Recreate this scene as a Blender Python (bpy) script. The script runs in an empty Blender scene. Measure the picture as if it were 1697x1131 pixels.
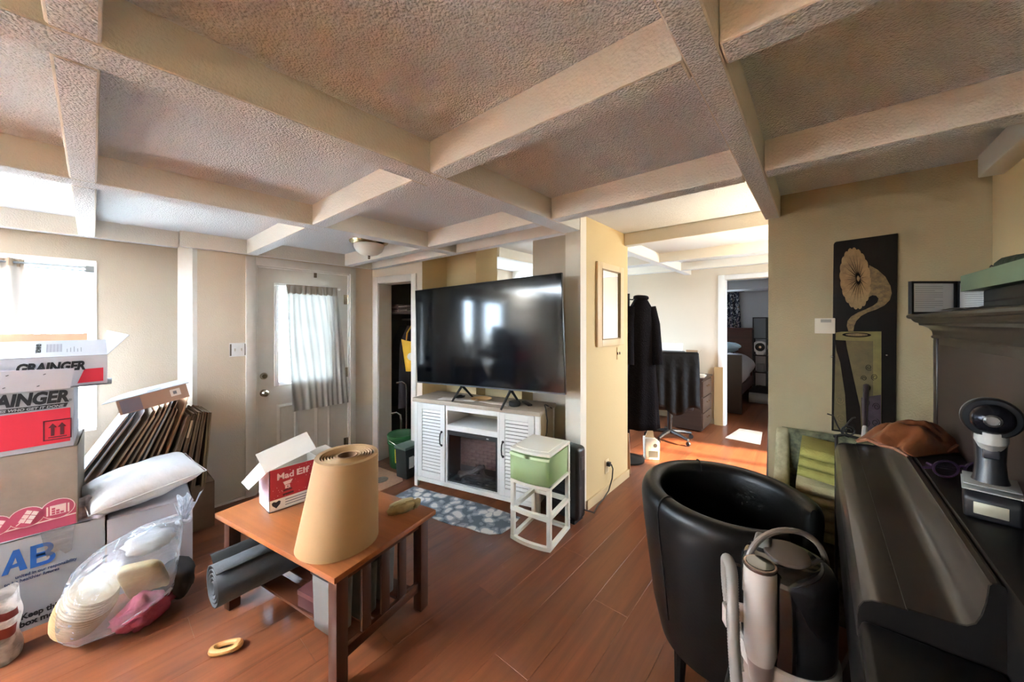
import bpy, bmesh, math, random
from mathutils import Vector, Matrix, Euler
random.seed(7)
R = math.radians
PI = math.pi
scene = bpy.context.scene
COL = scene.collection

# ------------------------------------------------------------------ camera, sky, light, exposure
cam_data = bpy.data.cameras.new('camera')
cam = bpy.data.objects.new('camera', cam_data)
COL.objects.link(cam)
cam.location = (0, 0, 1.52)
cam.rotation_euler = (R(90), 0, R(-49.5))
cam_data.sensor_width = 36
cam_data.lens = 12.601
cam_data.shift_y = -0.018
cam_data.clip_start = 0.02
scene.camera = cam

scene.view_settings.view_transform = 'Standard'
scene.view_settings.look = 'None'
scene.view_settings.gamma = 1
scene.view_settings.use_curve_mapping = False
scene.view_settings.exposure = 0.9
scene.cycles.use_denoising = True
scene.cycles.max_bounces = 12
scene.cycles.diffuse_bounces = 8
scene.cycles.glossy_bounces = 4
scene.cycles.transmission_bounces = 8
scene.cycles.transparent_max_bounces = 16
scene.cycles.sample_clamp_indirect = 60
scene.cycles.caustics_reflective = False
scene.cycles.caustics_refractive = False

world = bpy.data.worlds.new('overcast_sky')
scene.world = world
world.use_nodes = True
wb = world.node_tree.nodes['Background']
wb.inputs[0].default_value = (0.64, 0.81, 1.0, 1)
wb.inputs[1].default_value = 42.0


def area(name, loc, rot, sx, sy, power, color, portal=False):
    d = bpy.data.lights.new(name, 'AREA')
    d.shape = 'RECTANGLE'
    d.size = sx
    d.size_y = sy
    d.energy = power
    d.color = color
    o = bpy.data.objects.new(name, d)
    COL.objects.link(o)
    o.location = loc
    o.rotation_euler = rot
    if portal:
        d.cycles.is_portal = True
    return o


def lamp(name, loc, power, color, radius):
    d = bpy.data.lights.new(name, 'POINT')
    d.energy = power
    d.color = color
    d.shadow_soft_size = radius
    o = bpy.data.objects.new(name, d)
    COL.objects.link(o)
    o.location = loc
    return o


# daylight through the windows: portals in the openings
area('portal_front_window', (-0.79, 4.06, 1.36), (R(-90), 0, 0), 1.66, 1.2, 1, (1, 1, 1), True)
area('portal_door_glass', (1.34, 3.92, 1.4), (R(-90), 0, 0), 0.5, 0.95, 1, (1, 1, 1), True)
area('portal_rear_window', (-4.62, 1.7, 1.65), (0, R(-90), 0), 0.7, 0.6, 1, (1, 1, 1), True)
area('portal_office_window', (5.15, -1.72, 1.55), (R(90), 0, 0), 0.9, 1.1, 1, (1, 1, 1), True)
area('portal_bedroom_window', (9.47, 2.25, 1.55), (0, R(90), 0), 1.1, 0.9, 1, (1, 1, 1), True)
area('portal_kitchen_window', (4.35, 4.06, 1.55), (R(-90), 0, 0), 1.1, 1.1, 1, (1, 1, 1), True)
# warm bulb of the office behind the partition
lamp('office_bulb', (4.3, -1.0, 1.9), 12, (1.0, 0.74, 0.42), 0.08)
up = bpy.data.lights.new('ceiling_fill', 'SPOT')  # fill spot added behind the camera to brighten the ceiling, no real lamp
up.energy = 3900
up.color = (0.84, 0.92, 1.0)
up.spot_size = R(140)
up.spot_blend = 0.8
up.shadow_soft_size = 0.15
upo = bpy.data.objects.new('ceiling_fill', up)
COL.objects.link(upo)
upo.location = (-2.2, 3.0, 1.45)
upo.rotation_euler = (R(180), 0, 0)
up2 = bpy.data.lights.new('hall_fill', 'SPOT')  # second added fill, out of view, to lift the hall ceiling
up2.energy = 200
up2.color = (1.0, 0.83, 0.58)
up2.spot_size = R(150)
up2.spot_blend = 0.8
up2.shadow_soft_size = 0.12
up2o = bpy.data.objects.new('hall_fill', up2)
COL.objects.link(up2o)
up2o.location = (3.5, -0.55, 1.25)
up2o.rotation_euler = (R(180), 0, 0)

sun = bpy.data.lights.new('low_sun', 'SUN')
sun.energy = 34.0
sun.angle = R(3)
sun.color = (1.0, 0.80, 0.56)
suno = bpy.data.objects.new('low_sun', sun)
COL.objects.link(suno)
suno.rotation_euler = Vector((-0.20, 0.85, -0.53)).to_track_quat('-Z', 'Y').to_euler()

# ------------------------------------------------------------------ materials


def lin(h):
    h = h.lstrip('#')
    o = []
    for i in (0, 2, 4):
        c = int(h[i:i + 2], 16) / 255
        o.append(c / 12.92 if c <= 0.04045 else ((c + 0.055) / 1.055) ** 2.4)
    return (o[0], o[1], o[2], 1)


MATS = {}


def mat(name, color, rough=0.6, metal=0.0, bump=None, vary=None, spec=0.5, alpha=1.0, coat=0.0, trans=0.0, sheen=0.0, stretch=None, bump2=None):
    """bump=(scale, strength, distance); vary=(other colour, scale, amount)"""
    if name in MATS:
        return MATS[name]
    m = bpy.data.materials.new(name)
    m.use_nodes = True
    nt = m.node_tree
    b = nt.nodes['Principled BSDF']
    c = lin(color) if isinstance(color, str) else color
    b.inputs['Base Color'].default_value = c
    b.inputs['Roughness'].default_value = rough
    b.inputs['Metallic'].default_value = metal
    b.inputs['Specular IOR Level'].default_value = spec
    b.inputs['Alpha'].default_value = alpha
    b.inputs['Coat Weight'].default_value = coat
    b.inputs['Transmission Weight'].default_value = trans
    b.inputs['Sheen Weight'].default_value = sheen
    tc = nt.nodes.new('ShaderNodeTexCoord')
    src = tc.outputs['Object']
    if stretch:
        mp = nt.nodes.new('ShaderNodeMapping')
        mp.inputs['Scale'].default_value = stretch
        nt.links.new(src, mp.inputs[0])
        src = mp.outputs[0]
    if vary:
        n = nt.nodes.new('ShaderNodeTexNoise')
        n.inputs['Scale'].default_value = vary[1]
        n.inputs['Detail'].default_value = 6
        n.inputs['Roughness'].default_value = 0.65
        nt.links.new(src, n.inputs['Vector'])
        rp = nt.nodes.new('ShaderNodeMapRange')
        rp.inputs[1].default_value = 0.35
        rp.inputs[2].default_value = 0.65
        rp.inputs[4].default_value = vary[2]
        nt.links.new(n.outputs['Fac'], rp.inputs[0])
        mx = nt.nodes.new('ShaderNodeMix')
        mx.data_type = 'RGBA'
        mx.inputs['A'].default_value = c
        mx.inputs['B'].default_value = lin(vary[0])
        nt.links.new(rp.outputs[0], mx.inputs['Factor'])
        nt.links.new(mx.outputs['Result'], b.inputs['Base Color'])
    prev = None
    for bp in (bump, bump2):
        if not bp:
            continue
        n = nt.nodes.new('ShaderNodeTexNoise')
        n.inputs['Scale'].default_value = bp[0]
        n.inputs['Detail'].default_value = 4
        nt.links.new(src, n.inputs['Vector'])
        bn = nt.nodes.new('ShaderNodeBump')
        bn.inputs['Strength'].default_value = bp[1]
        bn.inputs['Distance'].default_value = bp[2]
        nt.links.new(n.outputs['Fac'], bn.inputs['Height'])
        if prev:
            nt.links.new(prev.outputs[0], bn.inputs['Normal'])
        nt.links.new(bn.outputs[0], b.inputs['Normal'])
        prev = bn
    MATS[name] = m
    return m


def nodes(m):
    return m.node_tree.nodes, m.node_tree.links, m.node_tree.nodes['Principled BSDF']


def sheer(name, color, alpha, weave=None, back=None):
    """thin cloth or film: part lets the light straight through, part scatters it"""
    m = bpy.data.materials.new(name)
    m.use_nodes = True
    nt = m.node_tree
    for n in list(nt.nodes):
        nt.nodes.remove(n)
    out = nt.nodes.new('ShaderNodeOutputMaterial')
    tr = nt.nodes.new('ShaderNodeBsdfTransparent')
    df = nt.nodes.new('ShaderNodeBsdfDiffuse')
    tl = nt.nodes.new('ShaderNodeBsdfTranslucent')
    df.inputs[0].default_value = lin(color)
    tl.inputs[0].default_value = lin(back or color)
    m1 = nt.nodes.new('ShaderNodeMixShader')
    m1.inputs[0].default_value = 0.5
    m2 = nt.nodes.new('ShaderNodeMixShader')
    m2.inputs[0].default_value = alpha
    nt.links.new(df.outputs[0], m1.inputs[1])
    nt.links.new(tl.outputs[0], m1.inputs[2])
    nt.links.new(tr.outputs[0], m2.inputs[1])
    nt.links.new(m1.outputs[0], m2.inputs[2])
    if weave:
        tc = nt.nodes.new('ShaderNodeTexCoord')
        v = nt.nodes.new('ShaderNodeTexVoronoi')
        v.inputs['Scale'].default_value = weave
        nt.links.new(tc.outputs['Object'], v.inputs['Vector'])
        r = nt.nodes.new('ShaderNodeMapRange')
        r.inputs[1].default_value = 0.1
        r.inputs[2].default_value = 0.6
        r.inputs[3].default_value = alpha + 0.2
        r.inputs[4].default_value = alpha - 0.15
        nt.links.new(v.outputs['Distance'], r.inputs[0])
        nt.links.new(r.outputs[0], m2.inputs[0])
    nt.links.new(m2.outputs[0], out.inputs[0])
    return m


def film(name, color, opacity, gloss=0.25):
    """clear plastic film: see-through, milky where it folds, shiny"""
    m = sheer(name, color, opacity)
    nt = m.node_tree
    out = [n for n in nt.nodes if n.type == 'OUTPUT_MATERIAL'][0]
    last = out.inputs[0].links[0].from_node
    g = nt.nodes.new('ShaderNodeBsdfGlossy')
    g.inputs['Roughness'].default_value = 0.18
    g.inputs['Color'].default_value = (0.9, 0.93, 1, 1)
    lw = nt.nodes.new('ShaderNodeLayerWeight')
    lw.inputs[0].default_value = 0.25
    mx = nt.nodes.new('ShaderNodeMixShader')
    mr = nt.nodes.new('ShaderNodeMapRange')
    mr.inputs[3].default_value = 0.04
    mr.inputs[4].default_value = gloss * 2
    nt.links.new(lw.outputs['Facing'], mr.inputs[0])
    nt.links.new(mr.outputs[0], mx.inputs[0])
    nt.links.new(last.outputs[0], mx.inputs[1])
    nt.links.new(g.outputs[0], mx.inputs[2])
    nt.links.new(mx.outputs[0], out.inputs[0])
    mr2 = nt.nodes.new('ShaderNodeMapRange')
    mr2.inputs[3].default_value = opacity * 0.5
    mr2.inputs[4].default_value = min(1, opacity * 2.2)
    nt.links.new(lw.outputs['Facing'], mr2.inputs[0])
    tcs = nt.nodes.new('ShaderNodeTexCoord')
    mps = nt.nodes.new('ShaderNodeMapping')
    mps.inputs['Rotation'].default_value = (0, 0.6, 0.3)
    mps.inputs['Scale'].default_value = (3, 16, 16)
    ns = nt.nodes.new('ShaderNodeTexNoise')
    ns.inputs['Scale'].default_value = 1.6
    ns.inputs['Detail'].default_value = 5
    nt.links.new(tcs.outputs['Object'], mps.inputs[0])
    nt.links.new(mps.outputs[0], ns.inputs['Vector'])
    st = nt.nodes.new('ShaderNodeMapRange')
    st.inputs[1].default_value = 0.4
    st.inputs[2].default_value = 0.72
    st.inputs[4].default_value = opacity * 0.9
    nt.links.new(ns.outputs['Fac'], st.inputs[0])
    ad = nt.nodes.new('ShaderNodeMath')
    ad.operation = 'ADD'
    ad.use_clamp = True
    nt.links.new(mr2.outputs[0], ad.inputs[0])
    nt.links.new(st.outputs[0], ad.inputs[1])
    nt.links.new(ad.outputs[0], last.inputs[0])
    tc = nt.nodes.new('ShaderNodeTexCoord')
    n = nt.nodes.new('ShaderNodeTexNoise')
    n.inputs['Scale'].default_value = 14
    n.inputs['Detail'].default_value = 3
    n.inputs['Distortion'].default_value = 1.5
    nt.links.new(tc.outputs['Object'], n.inputs['Vector'])
    bp = nt.nodes.new('ShaderNodeBump')
    bp.inputs['Strength'].default_value = 0.8
    bp.inputs['Distance'].default_value = 0.02
    nt.links.new(n.outputs['Fac'], bp.inputs['Height'])
    nt.links.new(bp.outputs[0], g.inputs['Normal'])
    return m


def glass(name, tint=(1, 1, 1, 1), gl=0.06):
    m = bpy.data.materials.new(name)
    m.use_nodes = True
    nt = m.node_tree
    for n in list(nt.nodes):
        nt.nodes.remove(n)
    out = nt.nodes.new('ShaderNodeOutputMaterial')
    tr = nt.nodes.new('ShaderNodeBsdfTransparent')
    tr.inputs[0].default_value = tint
    g = nt.nodes.new('ShaderNodeBsdfGlossy')
    g.inputs['Roughness'].default_value = 0.02
    mx = nt.nodes.new('ShaderNodeMixShader')
    mx.inputs[0].default_value = gl
    nt.links.new(tr.outputs[0], mx.inputs[1])
    nt.links.new(g.outputs[0], mx.inputs[2])
    nt.links.new(mx.outputs[0], out.inputs[0])
    return m


def popcorn(name, color):
    m = mat(name, color, 0.9, spec=0.1)
    N, L, b = nodes(m)
    tc = N.new('ShaderNodeTexCoord')
    v = N.new('ShaderNodeTexVoronoi')
    v.feature = 'SMOOTH_F1'
    v.inputs['Scale'].default_value = 170
    ns = N.new('ShaderNodeTexNoise')
    ns.inputs['Scale'].default_value = 95
    ns.inputs['Detail'].default_value = 5
    ns.inputs['Distortion'].default_value = 1.2
    L.new(tc.outputs['Object'], v.inputs['Vector'])
    L.new(tc.outputs['Object'], ns.inputs['Vector'])
    ml = N.new('ShaderNodeMath')
    ml.operation = 'SUBTRACT'
    L.new(ns.outputs['Fac'], ml.inputs[0])
    L.new(v.outputs['Distance'], ml.inputs[1])
    bp = N.new('ShaderNodeBump')
    bp.inputs['Strength'].default_value = 1.0
    bp.inputs['Distance'].default_value = 0.012
    L.new(ml.outputs[0], bp.inputs['Height'])
    L.new(bp.outputs[0], b.inputs['Normal'])
    return m


def wood(name, c1, c2, rough=0.4, axis='X', scale=7.0, spec=0.4, rand=0.0, coat=0.0):
    m = mat(name, c1, rough, spec=spec, coat=coat)
    N, L, b = nodes(m)
    tc = N.new('ShaderNodeTexCoord')
    mp = N.new('ShaderNodeMapping')
    s = [scale * 6] * 3
    s['XYZ'.index(axis)] = scale * 0.35
    mp.inputs['Scale'].default_value = s
    src = tc.outputs['Object']
    oi = N.new('ShaderNodeObjectInfo')
    if rand:
        ad = N.new('ShaderNodeVectorMath')
        ad.operation = 'ADD'
        sc = N.new('ShaderNodeVectorMath')
        sc.operation = 'SCALE'
        sc.inputs['Scale'].default_value = 37
        cb = N.new('ShaderNodeCombineXYZ')
        L.new(oi.outputs['Random'], cb.inputs[0])
        L.new(oi.outputs['Random'], cb.inputs[1])
        L.new(cb.outputs[0], sc.inputs[0])
        L.new(src, ad.inputs[0])
        L.new(sc.outputs[0], ad.inputs[1])
        src = ad.outputs[0]
    L.new(src, mp.inputs[0])
    n = N.new('ShaderNodeTexNoise')
    n.inputs['Scale'].default_value = 1.0
    n.inputs['Detail'].default_value = 8
    n.inputs['Roughness'].default_value = 0.7
    n.inputs['Distortion'].default_value = 0.6
    L.new(mp.outputs[0], n.inputs['Vector'])
    rp = N.new('ShaderNodeValToRGB')
    rp.color_ramp.elements[0].position = 0.3
    rp.color_ramp.elements[0].color = lin(c1)
    rp.color_ramp.elements[1].position = 0.7
    rp.color_ramp.elements[1].color = lin(c2)
    L.new(n.outputs['Fac'], rp.inputs[0])
    outc = rp.outputs[0]
    if rand:
        hs = N.new('ShaderNodeHueSaturation')
        mr = N.new('ShaderNodeMapRange')
        mr.inputs[3].default_value = 1 - rand
        mr.inputs[4].default_value = 1 + rand
        L.new(oi.outputs['Random'], mr.inputs[0])
        L.new(mr.outputs[0], hs.inputs['Value'])
        L.new(outc, hs.inputs['Color'])
        outc = hs.outputs[0]
    L.new(outc, b.inputs['Base Color'])
    bp = N.new('ShaderNodeBump')
    bp.inputs['Strength'].default_value = 0.08
    bp.inputs['Distance'].default_value = 0.002
    L.new(n.outputs['Fac'], bp.inputs['Height'])
    L.new(bp.outputs[0], b.inputs['Normal'])
    return m


# ------------------------------------------------------------------ mesh helpers


class MB:
    def __init__(s):
        s.v, s.f = [], []

    def add(s, vs, fs, M=None):
        k = len(s.v)
        for p in vs:
            p = Vector(p)
            s.v.append(tuple(M @ p) if M is not None else tuple(p))
        s.f += [tuple(i + k for i in f) for f in fs]
        return s

    def box(s, x0, x1, y0, y1, z0, z1, M=None):
        return s.add([(x0, y0, z0), (x1, y0, z0), (x1, y1, z0), (x0, y1, z0), (x0, y0, z1), (x1, y0, z1), (x1, y1, z1), (x0, y1, z1)],
                     [(0, 3, 2, 1), (4, 5, 6, 7), (0, 1, 5, 4), (1, 2, 6, 5), (2, 3, 7, 6), (3, 0, 4, 7)], M)

    def prism(s, poly, d0, d1, axis='y', M=None):
        """poly in the plane across axis; axis y: (x, z); x: (y, z); z: (x, y)"""
        def P(a, b, d):
            return {'y': (a, d, b), 'x': (d, a, b), 'z': (a, b, d)}[axis]
        n = len(poly)
        vs = [P(a, b, d0) for a, b in poly] + [P(a, b, d1) for a, b in poly]
        fs = [tuple(range(n)), tuple(range(2 * n - 1, n - 1, -1))]
        fs += [(i, i + n, (i + 1) % n + n, (i + 1) % n) for i in range(n)]
        return s.add(vs, fs, M)

    def cyl(s, p0, p1, r0, r1=None, n=16, caps=True):
        return s.tube([p0, p1], [r0, r0 if r1 is None else r1], n, caps)

    def tube(s, pts, r, n=8, caps=True, closed=False):
        pts = [Vector(p) for p in pts]
        m = len(pts)
        rr = r if isinstance(r, (list, tuple)) else [r] * m
        up = None
        rings = []
        for i, p in enumerate(pts):
            if closed:
                t = pts[(i + 1) % m] - pts[i - 1]
            else:
                t = pts[min(i + 1, m - 1)] - pts[max(i - 1, 0)]
            t.normalize()
            if up is None:
                up = Vector((0, 0, 1)) if abs(t.z) < 0.9 else Vector((1, 0, 0))
            a = t.cross(up)
            if a.length < 1e-5:
                a = t.orthogonal()
            a.normalize()
            b = a.cross(t).normalized()
            up = b
            rings.append([p + (a * math.cos(2 * PI * k / n) + b * math.sin(2 * PI * k / n)) * rr[i] for k in range(n)])
        vs = [tuple(q) for rg in rings for q in rg]
        fs = []
        for i in range(m if closed else m - 1):
            j = (i + 1) % m
            for k in range(n):
                fs.append((i * n + k, i * n + (k + 1) % n, j * n + (k + 1) % n, j * n + k))
        if caps and not closed:
            fs.append(tuple(range(n - 1, -1, -1)))
            fs.append(tuple(range((m - 1) * n, m * n)))
        return s.add(vs, fs)

    def lathe(s, prof, n=24, c=(0, 0, 0), M=None, sx=1, sy=1, caps=True):
        vs, fs = [], []
        m = len(prof)
        for r, z in prof:
            for k in range(n):
                vs.append((c[0] + sx * r * math.cos(2 * PI * k / n), c[1] + sy * r * math.sin(2 * PI * k / n), c[2] + z))
        for i in range(m - 1):
            for k in range(n):
                fs.append((i * n + k, i * n + (k + 1) % n, (i + 1) * n + (k + 1) % n, (i + 1) * n + k))
        if caps and prof[0][0] > 1e-6:
            fs.append(tuple(range(n - 1, -1, -1)))
        if caps and prof[-1][0] > 1e-6:
            fs.append(tuple(range((m - 1) * n, m * n)))
        return s.add(vs, fs, M)

    def grid(s, fn, nu, nv, cu=False, cv=False, M=None):
        vs = [fn(i / (nu if cu else nu - 1), j / (nv if cv else nv - 1)) for i in range(nu) for j in range(nv)]
        fs = []
        for i in range(nu if cu else nu - 1):
            for j in range(nv if cv else nv - 1):
                a, b = (i + 1) % nu, (j + 1) % nv
                fs.append((i * nv + j, a * nv + j, a * nv + b, i * nv + b))
        return s.add(vs, fs, M)

    def mesh(s, name, m, bevel=0, seg=2, smooth=True, angle=35, merge=True):
        me = bpy.data.meshes.new(name)
        me.from_pydata(s.v, [], s.f)
        bm = bmesh.new()
        bm.from_mesh(me)
        if merge:
            bmesh.ops.remove_doubles(bm, verts=bm.verts, dist=1e-5)
        bmesh.ops.recalc_face_normals(bm, faces=bm.faces)
        if bevel:
            es = [e for e in bm.edges if len(e.link_faces) == 2 and e.calc_face_angle(0) > R(30)]
            bmesh.ops.bevel(bm, geom=es, offset=bevel, segments=seg, affect='EDGES', profile=0.5, clamp_overlap=True)
        bm.to_mesh(me)
        bm.free()
        if smooth:
            me.shade_smooth()
            me.set_sharp_from_angle(angle=R(angle))
        if m is not None:
            me.materials.append(m)
        return me

    def obj(s, name, m, parent=None, loc=(0, 0, 0), rot=(0, 0, 0), **k):
        return link(name, s.mesh(name, m, **k), parent, loc, rot)


def link(name, me, parent=None, loc=(0, 0, 0), rot=(0, 0, 0)):
    o = bpy.data.objects.new(name, me)
    COL.objects.link(o)
    o.parent = parent
    o.location = loc
    o.rotation_euler = rot
    return o


def tag(o, label=None, cat=None, group=None, kind=None):
    if label:
        o['label'] = label
    if cat:
        o['category'] = cat
    if group:
        o['group'] = group
    if kind:
        o['kind'] = kind
    return o


def thing(name, label, cat, loc=(0, 0, 0), rotz=0, group=None, rot=None):
    o = bpy.data.objects.new(name, None)
    o.empty_display_size = 0.1
    COL.objects.link(o)
    o.location = loc
    o.rotation_euler = rot if rot else (0, 0, rotz)
    return tag(o, label, cat, group)


def struct(name, loc=(0, 0, 0), rotz=0):
    o = bpy.data.objects.new(name, None)
    COL.objects.link(o)
    o.location = loc
    o.rotation_euler = (0, 0, rotz)
    o['kind'] = 'structure'
    return o


def solid(o, t, off=0, sub=0):
    if t:
        md = o.modifiers.new('solid', 'SOLIDIFY')
        md.thickness = t
        md.offset = off
    if sub:
        ms = o.modifiers.new('sub', 'SUBSURF')
        ms.levels = sub
        ms.render_levels = sub
    return o


def subsurf(o, n=1):
    ms = o.modifiers.new('sub', 'SUBSURF')
    ms.levels = n
    ms.render_levels = n
    return o


def text_mesh(body, size, m, extrude=0.0006, bold=0.0, shear=0.0, spacing=1.0, align='LEFT'):
    cu = bpy.data.curves.new('lettering', 'FONT')
    cu.body = body
    cu.size = size
    cu.extrude = extrude
    cu.offset = bold
    cu.shear = shear
    cu.space_character = spacing
    cu.align_x = align
    cu.resolution_u = 3
    o = bpy.data.objects.new('lettering', cu)
    COL.objects.link(o)
    bpy.context.view_layer.update()
    dg = bpy.context.evaluated_depsgraph_get()
    me = bpy.data.meshes.new_from_object(o.evaluated_get(dg))
    bpy.data.objects.remove(o)
    bpy.data.curves.remove(cu)
    me.materials.clear()
    me.materials.append(m)
    return me


def text(body, size, m, parent, loc, rot=(R(90), 0, 0), width=None, name='lettering', **k):
    """letters on a face; width fits the line to that width in metres"""
    me = text_mesh(body, size, m, **k)
    if width:
        xs = [v.co.x for v in me.vertices]
        w = max(xs) - min(xs)
        for v in me.vertices:
            v.co.x = v.co.x * width / w
    return link(name, me, parent, loc, rot)


def decal(name, poly, m, parent, y, d=0.0007, axis='y'):
    """a thin printed patch on the front (-y) face"""
    return MB().prism(poly, y - d, y + d, axis).obj(name, m, parent, smooth=False)


def noise(p, s=1.0):
    from mathutils import noise as nz
    return nz.noise(Vector(p) * s)
# ------------------------------------------------------------------ the room
M_WALL = mat('painted_wall', '#d3c8b7', 0.8, bump=(150, 0.45, 0.004), spec=0.15)
M_WALL_WARM = mat('cream_wall', '#cbb68c', 0.75, bump=(150, 0.4, 0.004), spec=0.2)
M_WALL_TAN = mat('tan_wall', '#a59777', 0.75, bump=(130, 0.5, 0.005), spec=0.2)
M_WHITE = mat('white_trim', '#d8d5cf', 0.45, vary=('#c8c2b8', 6, 0.5))
M_BRIGHT = mat('bright_white', '#e4e4e2', 0.4)
M_CLOSET_SHADE = mat('closet_shade', '#3a322c', 0.9)  # dimness of the closet interior put into its wall colour
M_BEDROOM = mat('bedroom_wall', '#b9babd', 0.8)
M_POP = popcorn('popcorn_ceiling', '#e4e8ec')
M_BEAM = mat('beam_paint', '#dfdbd2', 0.8, bump=(120, 0.6, 0.006), spec=0.15)
M_BEAM_UNDER = M_POP
M_SUB = mat('subfloor', '#2a1710', 0.9)
M_PLANK = wood('laminate_plank', '#5c3220', '#7e482b', 0.33, 'X', 2.2, spec=0.45, rand=0.07)
M_BLACK = mat('black_plastic', '#141416', 0.45)
M_IRON = mat('black_iron', '#17120f', 0.5, 0.3)
M_CHROME = mat('chrome', '#c9c6c0', 0.18, 1.0)
M_NICKEL = mat('satin_nickel', '#b6aa98', 0.25, 1.0)
M_GLASS = glass('window_glass')

# the door wall was repainted only down to knee height: lower band in bare primer
m = mat('door_wall_paint', '#cdbca4', 0.8, bump=(150, 0.45, 0.004), spec=0.15)
N, L, b = nodes(m)
_tc = N.new('ShaderNodeTexCoord')
_sp = N.new('ShaderNodeSeparateXYZ')
_nz = N.new('ShaderNodeTexNoise')
_nz.inputs['Scale'].default_value = 5
_nz.inputs['Detail'].default_value = 5
L.new(_tc.outputs['Object'], _sp.inputs[0])
L.new(_tc.outputs['Object'], _nz.inputs['Vector'])
_ma = N.new('ShaderNodeMath')
_ma.operation = 'MULTIPLY_ADD'
_ma.inputs[1].default_value = 0.18
L.new(_nz.outputs['Fac'], _ma.inputs[0])
L.new(_sp.outputs['Z'], _ma.inputs[2])
_mr = N.new('ShaderNodeMapRange')
_mr.inputs[1].default_value = 0.66
_mr.inputs[2].default_value = 0.75
L.new(_ma.outputs[0], _mr.inputs[0])
_mx = N.new('ShaderNodeMix')
_mx.data_type = 'RGBA'
_mx.inputs['A'].default_value = lin('#c4beb4')
_mx.inputs['B'].default_value = lin('#d0c1ad')
L.new(_mr.outputs[0], _mx.inputs['Factor'])
L.new(_mx.outputs['Result'], b.inputs['Base Color'])
M_DOORWALL = m


def wallrects(a0, a1, z0, z1, holes):
    out = []
    x = a0
    for h0, h1, hz0, hz1 in sorted(holes):
        out.append((x, h0, z0, z1))
        if hz0 > z0:
            out.append((h0, h1, z0, hz0))
        if hz1 < z1:
            out.append((h0, h1, hz1, z1))
        x = h1
    out.append((x, a1, z0, z1))
    return out


def wall(name, m, axis, a0, a1, t0, t1, holes=(), z0=0, z1=2.6, loc=(0, 0, 0), rotz=0):
    b = MB()
    for p, q, r0, r1 in wallrects(a0, a1, z0, z1, holes):
        if axis == 'x':
            b.box(p, q, t0, t1, r0, r1)
        else:
            b.box(t0, t1, p, q, r0, r1)
    o = b.obj(name, m, None, loc, (0, 0, rotz), smooth=False, merge=False)
    o['kind'] = 'structure'
    return o


# floor: slab with laminate planks running along the house
fl = MB().box(-4.75, 9.5, -1.75, 4.07, -0.12, -0.0125).obj('floor', M_SUB, smooth=False)
fl['kind'] = 'structure'
PW, PL = 0.192, 1.75
pm = MB().box(0, PL - 0.0006, 0, PW - 0.0006, -0.012, 0).mesh('plank', M_PLANK, bevel=0.0006, seg=1, smooth=False)
pshort = {}
row = 0
y = -1.75
while y < 4.0:
    off = [0, 0.61, 1.2, 0.33, 0.95, 1.48][row % 6]
    x = -2.85 - off
    while x < 9.4:
        vis = (x + PL > -1.2 and y > -0.75) or x > 0.8
        if x > 2.6 and (y > 3.9):
            vis = False
        if vis:
            x0 = max(x, -2.84)
            x1 = min(x + PL, 9.5)
            if x1 - x0 >= PL - 1e-4:
                me = pm
            else:
                key = round(x1 - x0, 3)
                if key not in pshort:
                    pshort[key] = MB().box(0, x1 - x0 - 0.0006, 0, PW - 0.0006, -0.012, 0).mesh('plank', M_PLANK, bevel=0.0006, seg=1, smooth=False)
                me = pshort[key]
            link('plank', me, fl, (x0, y, 0))
        x += PL
    y += PW
    row += 1
MB().box(-4.6, -1.2, -0.75, 4.0, -0.012, -0.0005).obj('rear_flooring', M_PLANK, fl, smooth=False)

# outer walls
wl = MB()
for p, q, r0, r1 in wallrects(-4.75, 0.44, 0, 2.6, [(-1.6, 0.019, 0.78, 1.945)]):
    wl.box(p, q, 3.87, 4.07, r0, r1)
wl.box(0.44, 0.54, 3.872, 4.07, 0, 2.6)
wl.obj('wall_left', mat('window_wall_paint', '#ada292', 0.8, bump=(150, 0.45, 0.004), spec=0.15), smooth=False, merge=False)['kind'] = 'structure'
MB().prism([(0.44, 3.8695), (0.516, 3.7745), (0.545, 3.7745), (0.545, 3.8695)], 0, 2.6, 'z').obj('trim_1', M_WHITE, smooth=False)['kind'] = 'structure'
wall('wall_door', M_DOORWALL, 'x', 0.54, 2.2, 3.775, 3.925, [(0.945, 1.765, 0, 2.022)])
wall('wall_kitchen', M_WALL, 'x', 2.2, 9.5, 3.925, 4.07, [(3.8, 4.9, 1.0, 2.1)])
wall('wall_rear', M_WALL, 'y', -0.7, 4.07, -4.75, -4.6, [(1.4, 2.0, 1.3, 2.0)])
wall('wall_right', M_WALL_WARM, 'x', -4.6, 2.5, -0.7, -0.567)
wall('wall_divider', M_WALL_TAN, 'y', -0.7, 0.216, 2.5, 2.62)
wall('wall_office', M_WALL, 'x', 2.5, 9.5, -1.75, -1.6, [(4.6, 5.7, 1.0, 2.1)])
wall('wall_office_end', M_WALL, 'y', -1.6, -0.7, 2.5, 2.62)
wall('wall_back', M_WALL, 'y', -1.6, 3.925, 6.05, 6.17, [(0.35, 1.047, 0, 2.15)])
wall('wall_bedroom', M_BEDROOM, 'y', -1.6, 3.925, 9.3, 9.45, [(1.8, 2.7, 1.0, 2.1)])
wall('wall_bedroom_side', M_BEDROOM, 'x', 6.17, 9.3, 2.9, 3.0)
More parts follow.
